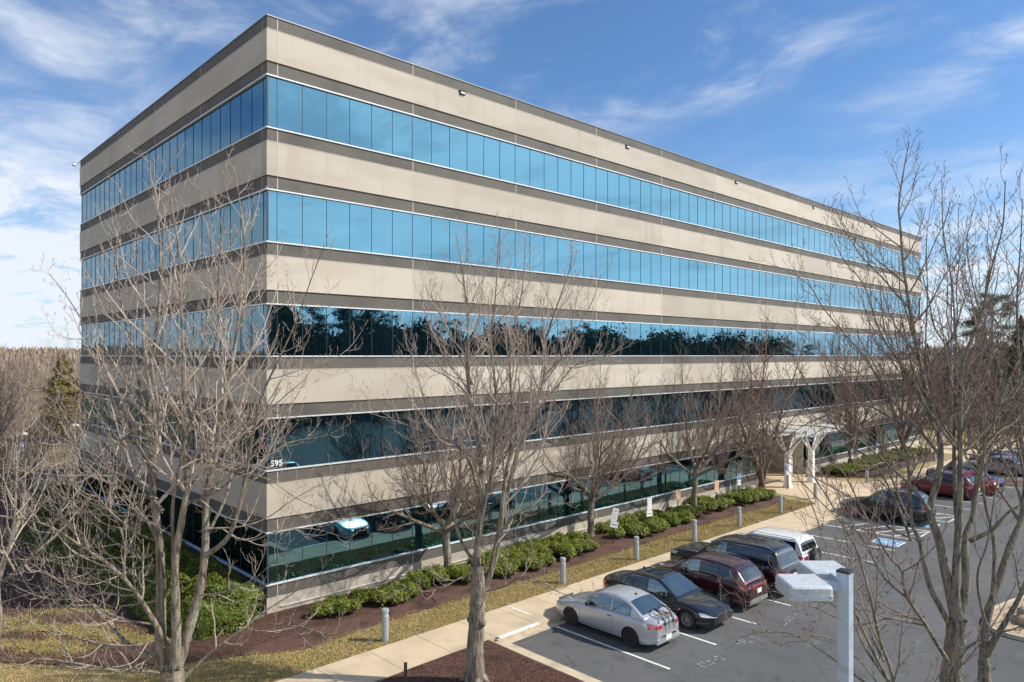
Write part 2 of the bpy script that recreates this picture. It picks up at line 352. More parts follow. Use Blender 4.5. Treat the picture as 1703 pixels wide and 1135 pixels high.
def ground():
    # one sheet to the horizon, rising to low wooded hills in the far north-west
    xs = np.concatenate([np.linspace(-2500,-300,23), np.linspace(-280,280,57), np.linspace(300,2500,23)])
    X, Y = np.meshgrid(xs, xs, indexing='ij')
    D = np.hypot(X-10, Y); rise = np.clip((D-170)/420, 0, 1)
    ang = np.arctan2(Y, X)
    Z = -.06 + rise*rise*(3-2*rise)*(7.+2.2*np.sin(ang*5)+1.5*np.sin(ang*11+1))
    n = len(xs); V = np.stack([X, Y, Z], -1).reshape(-1, 3)
    i, j = np.meshgrid(np.arange(n-1), np.arange(n-1), indexing='ij'); a = (i*n+j).ravel()
    np_obj('ground', V, np.stack([a, a+n, a+n+1, a+1], 1), M['woods'], smooth=True)['kind'] = 'structure'
ground()
def gz(x, y):
    D = math.hypot(x-10, y); r = min(max((D-170)/420, 0), 1); a = math.atan2(y, x)
    return -.06 + r*r*(3-2*r)*(7.+2.2*math.sin(a*5)+1.5*math.sin(a*11+1))

CY = -7.50                      # face of the front kerb
sheet('parking_lot', [(4.66,CY),(150,CY),(150,-62),(-60,-62),(-60,-34),(-10,-34),(4.66,-19)], 0., M['asphalt'])
b = MB(); b.add([(-45,-7.34,.13),(3.0,-7.34,.13),(3.0,-7.30,.13),(110,-7.30,.13),(110,40,.13),(-45,40,.13)], [(0,1,2,3,4,5)]); tag(b.build('lawn', M['drygrass']), kind='structure')
b = MB()
b.box(-46,-7.35,-.05,112,-5.40,.15)
tag(b.build('sidewalk', M['walk']), kind='structure')
# entrance plaza with curved flares
pl = [(33.9,-5.42),(34.8,-4.6),(35.2,-3.2),(35.4,-1.9),(36.4,-.9),(36.6,3.4),(44.6,3.4),(44.6,-1.2),(43.8,-2.0),(43.7,-3.2),(44.4,-4.5),(45.6,-5.42)]
sheet('entrance_plaza', pl, .156, M['walk'])
sheet('far_path', [(66,-5.42),(66.5,-3),(67.5,-.5),(70,-.5),(74,-3),(80,-5.42)], .156, M['walk'])
b = MB(); b.box(4.66,CY,-.05,112,-7.352,.146); b.box(4.50,-7.62,-.05,4.66,CY,.144)
b.box(4.28,-19,-.05,4.66,-7.62,.142)
tag(b.build('curb', M['curb']), kind='structure')
b = MB(); b.box(4.664,-7.82,-.04,112,CY-.002,.006); tag(b.build('gutter', M['curb']), kind='structure')
b = MB(); b.box(4.70,CY-.004,.10,6.6,-7.36,.150); tag(b.build('painted_curb_top', M['line']), kind='structure')
# mulch bed along the facade
def blob(pts, k=6):
    pts = [np.array(p, float) for p in pts]; out = []; n = len(pts)
    for i in range(n):
        p0, p1, p2, p3 = pts[i-1], pts[i], pts[(i+1) % n], pts[(i+2) % n]
        for j in range(k):
            t = j/k; out.append(tuple(.5*((2*p1)+(-p0+p2)*t+(2*p0-5*p1+4*p2-p3)*t*t+(-p0+3*p1-3*p2+p3)*t**3)))
    return out
bed = [(-60,6),(-30,4.5),(-14,3.6),(-9.5,2.6),(-7.75,1.6),(-6.5,.2),(-5.2,-1.2),(-3.75,-2.35),(-2.0,-3.05),(-.5,-3.85),(1.6,-3.7),(4.0,-3.65),(9.5,-3.75),(16,-3.7),(22,-3.6),(27,-3.55),(31.5,-3.7),(34.3,-3.2),(34.6,-1.8),(35.6,-.9),(36.2,-.02),(-.02,-.02),(-.02,34),(-5,36),(-6,20),(-8,10),(-14,7.5),(-30,8),(-60,9)]
def smooth_open(pts, k=5):
    pts = [np.array(p, float) for p in pts]; out = []
    for i in range(len(pts)-1):
        p0 = pts[max(i-1,0)]; p1 = pts[i]; p2 = pts[i+1]; p3 = pts[min(i+2, len(pts)-1)]
        for j in range(k):
            t = j/k; out.append(.5*((2*p1)+(-p0+p2)*t+(2*p0-5*p1+4*p2-p3)*t*t+(-p0+3*p1-3*p2+p3)*t**3))
    out.append(pts[-1]); return np.array(out)
edge = [tuple(p) for p in smooth_open(bed[3:19])]
tail = [(-.02,-.02),(-.02,34),(-6,36),(-7.5,20),(-9.5,8)]
sheet('mulch_bed', edge+tail, .158, M['mulch'])
sheet('far_mulch_bed', blob([(44.9,-.02),(44.6,-1.8),(46,-3.6),(48,-4.3),(55,-4.2),(63,-4.4),(66,-3),(66.4,-.02)], 4), .158, M['mulch'])
sheet('near_mulch_bed', [(4.28,-7.355),(4.28,-18.9),(-6,-18.9),(-6,-13),(-3.6,-9.6),(-1.7,-8.0),(.3,-7.42),(1.2,-7.355)], .150, M['mulch'])
sheet('near_lawn', [(4.28,-18.9),(-10,-33.9),(-60,-33.9),(-60,-7.35),(1.2,-7.355),(.3,-7.42),(-1.7,-8.0),(-3.6,-9.6),(-6,-13),(-6,-18.9)], .132, M['drygrass'])
# islands of the lot (kerbed)
def island(pts, m):
    p = blob(pts, 6); c = np.mean(p, 0); sheet('island_curb', p, .14, M['curb'], .2)
    q = [tuple(c+(np.array(a)-c)*(1-.16/np.linalg.norm(np.array(a)-c)*1.)) for a in p]; sheet('island_bed', q, .146, m)
island([(51.4,-7.9),(53.8,-7.9),(54,-12),(53,-13.3),(51.6,-12.4)], M['mulch'])
island([(18.0,-18.3),(21,-18.2),(25,-19.6),(25,-21.6),(19.4,-21.4),(17.6,-20)], M['rock'])
island([(4.2,-19.4),(7.5,-18.9),(10.5,-20),(10.5,-23),(6.5,-24),(3.4,-22)], M['mulch'])
# stall lines, hatching and bay marks
b = MB()
for x in (7.05,9.73,12.40,15.12,17.80,20.62,23.48,26.35,29.27,31.82,35.0,37.2,39.8,42.4,45.1,47.8,50.5,56,58.7,61.4,64.1,66.8): b.add([(x-.05,-7.84,.0085),(x+.05,-7.84,.0085),(x+.05,-12.6,.0085),(x-.05,-12.6,.0085)], [(3,2,1,0)])
for x in np.arange(7,110,2.7):
    if x < 16 or x > 26: b.add([(x-.05,-25,.0085),(x+.05,-25,.0085),(x+.05,-30,.0085),(x-.05,-30,.0085)], [(3,2,1,0)])
def stripe(p, q, w=.05, z=.0085):
    p = np.array(p); q = np.array(q); d = q-p; d = d/np.linalg.norm(d); n = np.array((-d[1], d[0]))*w
    b.add([(*(p+n), z), (*(p-n), z), (*(q-n), z), (*(q+n), z)], [(0,1,2,3)])
for x0, x1 in ((29.32,31.77),(35.05,37.15)):
    stripe((x0,-12.55),(x1,-12.55))
    for k in range(4): stripe((x0+.02,-11.5+k*.95),(x1-.02,-12.5+k*.95))
tag(b.build('parking_lines', M['line']), kind='structure')
b = MB()
for (x, y0, y1) in ((6.95,-6.75,-5.55),(26.8,-6.3,-5.1+.0)): 
    b.add([(x-.05,y0,.1545),(x+.05,y0,.1545),(x+.05,y1,.1545),(x-.05,y1,.1545)], [(0,1,2,3)])
tag(b.build('sidewalk_paint_lines', M['line']), kind='structure')
def access_symbol(b, cx, cy, z, s, m, horiz=True, up=(0,-1)):
    # wheelchair figure drawn from strokes; up direction in plan
    def seg(p, q, w):
        p = np.array(p)*s; q = np.array(q)*s; d = q-p; d /= np.linalg.norm(d); n = np.array((-d[1], d[0]))*w*s
        pts = [p+n, p-n, q-n, q+n]
        if horiz: b.add([(cx+a[0], cy+a[1], z) for a in pts], [(0,1,2,3)], m)
        else: b.add([(cx+a[0], cy, z+a[1]) for a in pts], [(0,1,2,3)], m)
    for a in range(0, 270, 30):
        r = .27; a0, a1 = math.radians(120+a), math.radians(150+a)
        seg((r*math.cos(a0)-.03, r*math.sin(a0)-.12), (r*math.cos(a1)-.03, r*math.sin(a1)-.12), .035)
    seg((-.06,.33),(-.06,.02),.05); seg((-.06,.16),(.14,.16),.035); seg((-.08,.0),(.18,.0),.045); seg((.17,.02),(.28,-.26),.045); seg((-.08,.40),(-.04,.46),.06)
for cx in (27.8, 33.4):
    b = MB(); b.add([(cx-.62,-12.45,.009),(cx+.62,-12.45,.009),(cx+.62,-11.1,.009),(cx-.62,-11.1,.009)], [(0,1,2,3)], 1)
    b.add([(cx-.54,-12.37,.013),(cx+.54,-12.37,.013),(cx+.54,-11.18,.013),(cx-.54,-11.18,.013)], [(0,1,2,3)], 0)
    access_symbol(b, cx, -11.8, .017, 1.15, 1)
    tag(b.build('bay_access_symbol', [M['bluepaint'], M['line']]), kind='structure')
rs = random.Random(5)
b = MB()
for cx, cy in ((8.3,-13.2),(11.1,-13.2),(13.8,-13.3),(16.5,-13.3)):      # worn stencil remains at the bay mouths
    for k in range(7):
        x = cx-.75+k*.22
        for q in range(3):
            if rs.random() < .45:
                a = (rs.uniform(-.06,.02), rs.uniform(-.22,.1)); l = rs.uniform(.12,.3)
                if rs.random() < .6: stripe((x+a[0], cy+a[1]), (x+a[0]+rs.uniform(-.05,.05), cy+a[1]+l), .018)
                else: stripe((x-.07, cy+a[1]+.1), (x+.07, cy+a[1]+.1), .018)
tag(b.build('worn_stencil_marks', M['faint']), kind='structure')

# ------------------------------------------------------------------ the office building
BX, BY = 72.0, 27.2
SILL = [1.207, 5.40, 9.60, 13.80, 17.99]; WH = 1.865; ROOF = 22.09
def building():
    root = empty('office_building', (BX/2, 0, .13)); off = np.array((BX/2, 0, .13))
    tag(root, 'five storey beige concrete office block with ribbon windows of blue mirror glass', 'building')
    def fin(b, name, m, parent=root, smooth=False, par_off=True):
        b.v = [(x-off[0], y-off[1], z-off[2]) for x, y, z in b.v]
        return b.build(name, m, parent, smooth)
    # each child of a root child also uses coordinates relative to root (parents sit at identity)
    def ring(b, z0, z1, out, m=0, cut=None):        # hollow box ring, outward by out
        t = .25
        if cut:
            b.box(-out,-out,z0,cut[0],t,z1,m); b.box(cut[1],-out,z0,BX+out,t,z1,m)
        else: b.box(-out,-out,z0,BX+out,t,z1,m)
        b.box(-out,BY-t,z0,BX+out,BY+out,z1,m); b.box(-out,t,z0,t,BY-t,z1,m); b.box(BX-t,t,z0,BX+out,BY-t,z1,m)
    jx = [.40+6.1*k for k in range(12) if .40+6.1*k < BX-.2]; jy = [.40+6.1*k for k in range(5) if .40+6.1*k < BY-.2]
    def joints(b, z0, z1, out, m, cut=None):
        for x in jx:
            if cut and cut[0] < x < cut[1]: continue
            b.box(x-.017,-out-.004,z0+.003,x+.017,-out+.01,z1-.003,m)
        for y in jy: b.box(-out-.004,y-.012,z0+.003,-out+.01,y+.012,z1-.003,m)
    cut = (36.6, 44.6)
    # plinth below the lowest windows
    b = MB(); ring(b, -.1, SILL[0]-.50, .03, 0, cut); fin(b, 'concrete_band', M['concrete'])
    b = MB(); ring(b, SILL[0]-.497, SILL[0]-.055, 0, 0, cut); joints(b, SILL[0]-.497, SILL[0]-.055, 0, 1, cut); fin(b, 'dark_band', [M['granite'], M['joint']])
    b = MB(); b.box(.5,-.075,.30,36,-.034,.335); fin(b, 'conduit', M['alu'])
    for i, s in enumerate(SILL):
        top = s+WH; nxt = SILL[i+1] if i < 4 else None
        hi = (nxt-.055) if nxt else ROOF-.05
        l0 = top+.055; l1 = top+.54; l2 = (nxt-.505) if nxt else ROOF-.50
        b = MB(); ring(b, l0, l1, 0); joints(b, l0, l1, 0, 1); fin(b, 'dark_band', [M['granite'], M['joint']])
        b = MB(); ring(b, l1+.03, l2-.03, .028); joints(b, l1+.03, l2-.03, .028, 1)
        ring(b, l1+.003, l1+.027, .05); ring(b, l2-.027, l2-.003, .035)
        fin(b, 'concrete_band', [M['concrete'], M['joint']])
        b = MB(); ring(b, l2, hi, 0); joints(b, l2, hi, 0, 1); fin(b, 'dark_band', [M['granite'], M['joint']])
    b = MB(); ring(b, ROOF-.047, ROOF, .03); fin(b, 'roof_coping', M['coping'])
    b = MB(); b.box(.26,.26,ROOF-.9,BX-.26,BY-.26,ROOF-.7); fin(b, 'roof', M['curb'])
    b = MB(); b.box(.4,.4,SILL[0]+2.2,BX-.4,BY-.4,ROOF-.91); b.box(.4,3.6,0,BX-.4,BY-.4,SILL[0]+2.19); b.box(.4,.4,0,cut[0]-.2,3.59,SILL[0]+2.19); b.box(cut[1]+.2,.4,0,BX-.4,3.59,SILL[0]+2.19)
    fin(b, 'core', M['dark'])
    rng = random.Random(3); step = 6.1/6
    for i, s in enumerate(SILL):
        for face in ('x', 'y'):
            L = BX if face == 'x' else BY
            spans = [(0, L)]
            if face == 'x' and i == 0: spans = [(0, cut[0]), (cut[1], L)]
            for s0, s1 in spans:
                g = MB(); fr = MB(); mu = MB()
                es = [s0+.02]+[.40+step*k for k in range(0, 80) if s0+.25 < .40+step*k < s1-.1]+[s1-.02]
                for a, c in zip(es[:-1], es[1:]):
                    t1, t2 = rng.gauss(0, .0012), rng.gauss(0, .0012)
                    z0, z1 = s-.03, s+WH+.03
                    d = .045; h = (c-a)/2; hz = (z1-z0)/2
                    q = [(a, z0, d-t1*h-t2*hz), (c, z0, d+t1*h-t2*hz), (c, z1, d+t1*h+t2*hz), (a, z1, d-t1*h+t2*hz)]
                    if face == 'x': g.add([(u, dd, z) for u, z, dd in q], [(0,1,2,3)])
                    else: g.add([(dd, u, z) for u, z, dd in q], [(3,2,1,0)])
                for e in es[1:-1]:
                    if face == 'x': mu.box(e-.0065, .030, s-.003, e+.0065, .044, s+WH+.003)
                    else: mu.box(.030, e-.0065, s-.003, .044, e+.0065, s+WH+.003)
                for z0, z1 in ((s-.052, s-.006), (s+WH+.006, s+WH+.052)):
                    if face == 'x': fr.box(s0-(.045 if s0 == 0 else 0), -.045, z0, s1, .06, z1)
                    else: fr.box(-.045, s0+.061, z0, .06, s1, z1)
                if face == 'x' and s0 == 0: mu.box(-.004,-.004,s+.001,.055,.055,s+WH-.001)
                wn = fin(g, 'window_band', M['glass']); nb_ = len(fr.v); fr.add(mu.v, mu.f, 1); fin(fr, 'frame', [M['alu'], M['mull']], wn)
    # back and right-hand glazing
    g = MB()
    for s in SILL: g.box(.05,BY-.10,s,BX-.05,BY-.06,s+WH); g.box(BX-.10,.07,s,BX-.06,BY-.101,s+WH)
    fin(g, 'rear_window_band', M['glass'])
    # scuppers in the parapet with rain streaks
    for k in range(6):
        x = 9.15+6.1*2*k*.5*1.0*1.0 if False else 9.2+12.2*k
        if x > BX: break
        b = MB(); z = ROOF-.58
        b.box(x-.16,-.085,z-.075,x+.16,-.031,z+.075,0); b.box(x-.19,-.10,z+.075,x+.19,-.031,z+.095,0); b.box(x-.12,-.12,z-.055,x+.10,-.0855,z+.02,1)
        fin(b, 'scupper', [M['dark'], M['alu']])
    # recessed entrance: soffit, side walls, glazed doors
    b = MB(); b.box(cut[0]-.02,.252,.14,cut[0]+.2,3.59,3.12); b.box(cut[1]-.2,.252,.14,cut[1]+.02,3.59,3.12); b.box(cut[0]+.2,.1,3.0,cut[1]-.2,3.59,3.115); fin(b, 'entrance_recess', M['concrete'])
    b = MB(); b.box(cut[0]+.2,3.4,.16,cut[1]-.2,3.46,2.99); dr = fin(b, 'entrance_glazing', M['glass'])
    b = MB()
    for x in np.linspace(cut[0]+.25, cut[1]-.25, 7): b.box(x-.04,3.34,.16,x+.04,3.398,2.99)
    b.box(cut[0]+.2,3.36,2.25,cut[1]-.2,3.395,2.33); fin(b, 'frame', M['alu'], dr)
    for x in (37.9, 43.1):
        b = MB(); b.lathe([(.34,.15),(.34,.3),(.29,.34),(.29,2.98)], 20, (x,.75,0)); fin(b, 'column', M['column'], smooth=True)
    # house numbers on the glass beside the corner
    for face in (0, 1):
        cu = bpy.data.curves.new('number', 'FONT'); cu.body = '595'; cu.size = .30; cu.extrude = .006; cu.space_character = 1.05
        cu.offset = .006
        to = bpy.data.objects.new('tmp', cu); COL.objects.link(to)
        me = bpy.data.meshes.new_from_object(to.evaluated_get(bpy.context.evaluated_depsgraph_get()))
        bpy.data.objects.remove(to)
        o = bpy.data.objects.new('house_number', me); COL.objects.link(o); me.materials.append(M['whitepaint']); o.parent = root
        if face == 0: o.rotation_euler = (math.pi/2,0,0); o.location = (.14-off[0], .02, SILL[1]+.12-off[2])
        else: o.rotation_euler = (math.pi/2,0,-math.pi/2); o.location = (.02-off[0], .80, SILL[1]+.12-off[2])
    b = MB(); b.tube([(0,BY-.1,21.9),(-.35,BY-.1,22.0),(-.38,BY-.1,21.85)], .03, 6); b.lathe([(.0,21.62),(.10,21.66),(.12,21.74),(.07,21.84),(0,21.86)], 12, (-.38,BY-.1,0)); fin(b, 'security_camera', M['alu'], smooth=True)
building()

# ------------------------------------------------------------------ entrance trellis canopy
def canopy():
    r = empty('entrance_canopy', (40.8,-1.6,.15)); tag(r, 'white timber trellis canopy on forked posts before the entrance', 'canopy'); o = np.array((40.8,-1.6,.15))
    for px_, py_ in ((38.1,-1.55),(41.5,-1.75)):
        b = MB(); b.rbox(px_-.19-o[0],py_-.19-o[1],0,px_+.19-o[0],py_+.19-o[1],2.5,.03); b.rbox(px_-.24-o[0],py_-.24-o[1],0.001,px_+.24-o[0],py_+.24-o[1],.25,.03)
        p = b.build('post', M['whitepaint'], r)
        for dx, dy in ((-1.25,.0),(1.25,.0),(-.55,-1.0),(.55,-1.0),(0,1.2)):
            c = MB(); c.tube([(px_-o[0]+dx*.05,py_-o[1]+dy*.05,2.3),(px_-o[0]+dx,py_-o[1]+dy,3.92)], .095, 4); c.build('strut', M['whitepaint'], p)
    for y in (-2.85,-1.65,-.45):
        b = MB(); b.box(36.4-o[0],y-.07-o[1],3.78,43.7-o[0],y+.07-o[1],4.02); b.build('beam', M['whitepaint'], r)
    for k in range(22):
        x = 36.5+k*.34-o[0]; b = MB(); b.box(x-.04,-3.25-o[1],4.023,x+.04,-.08-o[1],4.18); b.build('rafter', M['whitepaint'], r)
canopy()

# ------------------------------------------------------------------ bollards
def bollards():
    b = MB(); b.lathe([(.12,0),(.12,.84),(.105,.85),(.105,.88)], 20); post = b
    r = empty('bollard', (0,0,0))
    post.build('post', M['bollard'], r, True, 40)
    b = MB(); b.lathe([(.09,.88),(.09,.955)], 20); b.build('louvre', M['lampglass'], r, True, 40)
    b = MB(); b.lathe([(.122,.955),(.122,1.04),(.108,1.075),(0,1.085)], 20); b.build('cap', M['bollard'], r, True, 40)
    sp = [(1.76,'nearest bollard, by the shrubs at the corner of the office block'),(10.47,'bollard second from the building corner, beside the silver coupe'),(15.5,'third bollard from the corner, behind the maroon car'),
          (20.4,'fourth bollard along the walk, in front of the orange sign'),(24.9,'fifth bollard along the walk, behind the white boxy car'),(29.8,'sixth bollard along the walk, near the blue access sign'),
          (35.4,'bollard on the near side of the entrance paving'),(44.2,'bollard on the far side of the entrance paving'),(49.6,'bollard beside the far shrub bed, last but two'),(54.8,'bollard beside the far shrub bed, last but one'),(60,'farthest bollard by the far shrub bed')]
    for i, (x, l) in enumerate(sp):
        c = r if i == 0 else copy_tree(r)
        c.location = (x, -5.05 if x < 33 else -4.72, .13); tag(c, 'grey round '+l if not l[0] in 'x' else l, 'bollard', 'bollards along the front walk')
bollards()

# ------------------------------------------------------------------ signs
def sign(x, y, label, boards, face, tilt=0., pcol='blackmetal', narrow=False, rz=0., pt=1.75):
    r = empty('parking_sign' , (x, y, .15), rz); tag(r, label, 'sign', 'signs standing in the shrub bed')
    b = MB(); b.box(-.025,-.02,0,.025,.02,pt); b.build('post', M[pcol], r)
    for (w, z0, z1, mm, deco) in boards:
        b = MB(); b.rbox(-w/2,-.034,0,w/2,-.022,z1-z0,.005,0,False)
        if deco == 'access':
            b.box(-w/2+.02,-.0365,(z1-z0)*.45,w/2-.02,-.0345,(z1-z0)-.02,1); access_symbol(b, 0, -.038, (z1-z0)*.72, w*.85, 0, False)
            b.box(-w/2+.04,-.0365,(z1-z0)*.2,w/2-.04,-.0345,(z1-z0)*.23,1); b.box(-w/2+.04,-.0365,(z1-z0)*.3,w/2-.04,-.0345,(z1-z0)*.33,1)
        elif deco == 'lines':
            for k, f in enumerate((.18,.36,.55,.74,.86)): b.box(-w/2+.05,-.0365,(z1-z0)*f,w/2-.05-(k % 2)*.04,-.0345,(z1-z0)*f+.022,2 if k in (1,3) else 1)
        elif deco == 'strip': b.box(-w/2+.04,-.0365,(z1-z0)*.42,w/2-.04,-.0345,(z1-z0)*.56,2)
        o = b.build('sign_board', [M[mm], M['signblue'] if deco in ('access',) else M['signred'] if mm == 'signorange' else M['signgrey'], M['signblue'] if mm != 'signorange' else M['signred']], r)
        o.location = (0,0,z0); o.rotation_euler = (0, tilt, 0)
F45 = -.25
sign(16.95,-2.55,'crooked white double sign beside the second facade tree', [(.33,1.12,1.78,'signwhite','lines'),(.42,.80,1.10,'signwhite','strip')], 0, .22, rz=F45-.3)
sign(20.27,-2.35,'straight white double sign with narrow board over a wide one', [(.30,1.14,1.80,'signwhite','lines'),(.40,.82,1.12,'signwhite','strip')], 0, 0., rz=F45)
sign(23.75,-1.85,'orange faced sign left of the third facade tree', [(.34,1.05,1.74,'signorange','lines')], 0, 0., rz=F45)
sign(28.0,-1.80,'orange faced sign right of the third facade tree', [(.34,1.05,1.74,'signorange','lines')], 0, .05, rz=F45)
sign(31.2,-1.55,'narrow white and blue access sign nearest the orange signs', [(.30,1.02,1.80,'signwhite','access')], 0, rz=F45)
sign(37.3,-1.35+-.55,'narrow white and blue access sign beside the canopy post', [(.30,1.02,1.80,'signwhite','access')], 0, rz=F45)
sign(49.0,-1.8,'white and blue access sign by the first tree past the entrance', [(.30,1.02,1.80,'signwhite','access')], 0, rz=F45)
sign(54.2,-1.9,'farthest white and blue access sign in the far shrub bed', [(.30,1.02,1.80,'signwhite','access')], 0, rz=F45)

b = MB(); b.box(-.033,-.033,0,.033,.033,.98); b.box(-.038,-.038,.98,.038,.038,1.0)
o = b.build('metal_post', M['blackmetal']); o.location = (-.1,-8.86,.15); tag(o, 'short black metal post standing in the near mulch bed', 'post')

# ------------------------------------------------------------------ parking-lot lamp in the foreground
def lot_lamp():
    p = at(1405, 1000, 7.6); r = empty('lot_lamp_post', (p[0], p[1], 0)); tag(r, 'pale grey square lamp post with two shoebox heads in the foreground', 'lamp post')
    b = MB(); b.rbox(-.066,-.066,.5,.066,.066,7.30,.014,0,False); b.build('pole', M['grey'], r, True, 40)
    b = MB(); b.rbox(-.07,-.07,7.301,.07,.07,7.325,.012); b.build('pole_cap', M['blackmetal'], r)
    b = MB(); b.rbox(-.3,-.3,0,.3,.3,.5,.05); b.build('footing', M['curb'], r)
    for ang, L in ((math.radians(46.5+90), .15), (math.radians(46.5), .22)):
        dx, dy = math.cos(ang), math.sin(ang)
        a = MB(); a.obox((dx*(.066+L/2), dy*(.066+L/2), 7.16), (dx*L/2, dy*L/2, 0), (-dy*.035, dx*.035, 0), (0,0,.05)); a.build('arm', M['grey'], r)
        h = MB(); h.rbox(0,-.23,-.10,.45,.23,.05,.045); [h.lathe([(.012,-.095),(.016,-.085),(.016,-.07),(.0,-.068)], 8, (.02,yy,.0)) for yy in (-.12,.12)]; ho = h.build('lamp_head', M['lampbox'], r, True, 24)
        ho.location = (dx*(.066+L), dy*(.066+L), 7.17); ho.rotation_euler = (0, 0, ang)
        h = MB(); h.box(.04,-.18,-.112,.41,.18,-.1005); h.build('lens', M['lampglass'], ho)
        h = MB(); h.box(-.003,-.232,-.056,.453,.232,-.052); h.build('housing_seam', M['grey'], ho)
lot_lamp()

# ------------------------------------------------------------------ trees
def tubes_np(segs, n):
    """segs: list of (P(k,3), R(k)) with the same k -> V,F"""
    P = np.stack([s[0] for s in segs]); R = np.stack([s[1] for s in segs]); B, k, _ = P.shape
    T = np.gradient(P, axis=1); T /= np.linalg.norm(T, axis=2, keepdims=True)+1e-9
    d = P[:, -1]-P[:, 0]; ref = np.eye(3)[np.argmin(np.abs(d), axis=1)][:, None, :]
    U = np.cross(T, np.broadcast_to(ref, T.shape)); U /= np.linalg.norm(U, axis=2, keepdims=True)+1e-9; Vv = np.cross(T, U)
    a = np.arange(n)*2*np.pi/n
    W = P[:, :, None, :]+R[:, :, None, None]*(np.cos(a)[None, None, :, None]*U[:, :, None, :]+np.sin(a)[None, None, :, None]*Vv[:, :, None, :])
    V = W.reshape(-1, 3)
    i, j = np.meshgrid(np.arange(k-1), np.arange(n), indexing='ij'); q = np.stack([i*n+j, i*n+(j+1) % n, (i+1)*n+(j+1) % n, (i+1)*n+j], -1).reshape(-1, 4)
    F = (q[None]+(np.arange(B)*k*n)[:, None, None]).reshape(-1, 4)
    return V, F
def resample(P, k):
    P = np.asarray(P, float); s = np.r_[0, np.cumsum(np.linalg.norm(np.diff(P, axis=0), axis=1))]; t = np.linspace(0, s[-1], k)
    return np.stack([np.interp(t, s, P[:, i]) for i in range(3)], 1)
K = {0: 40, 1: 16, 2: 10, 3: 6, 4: 4}; SD = {0: 12, 1: 7, 2: 5, 3: 3, 4: 3}
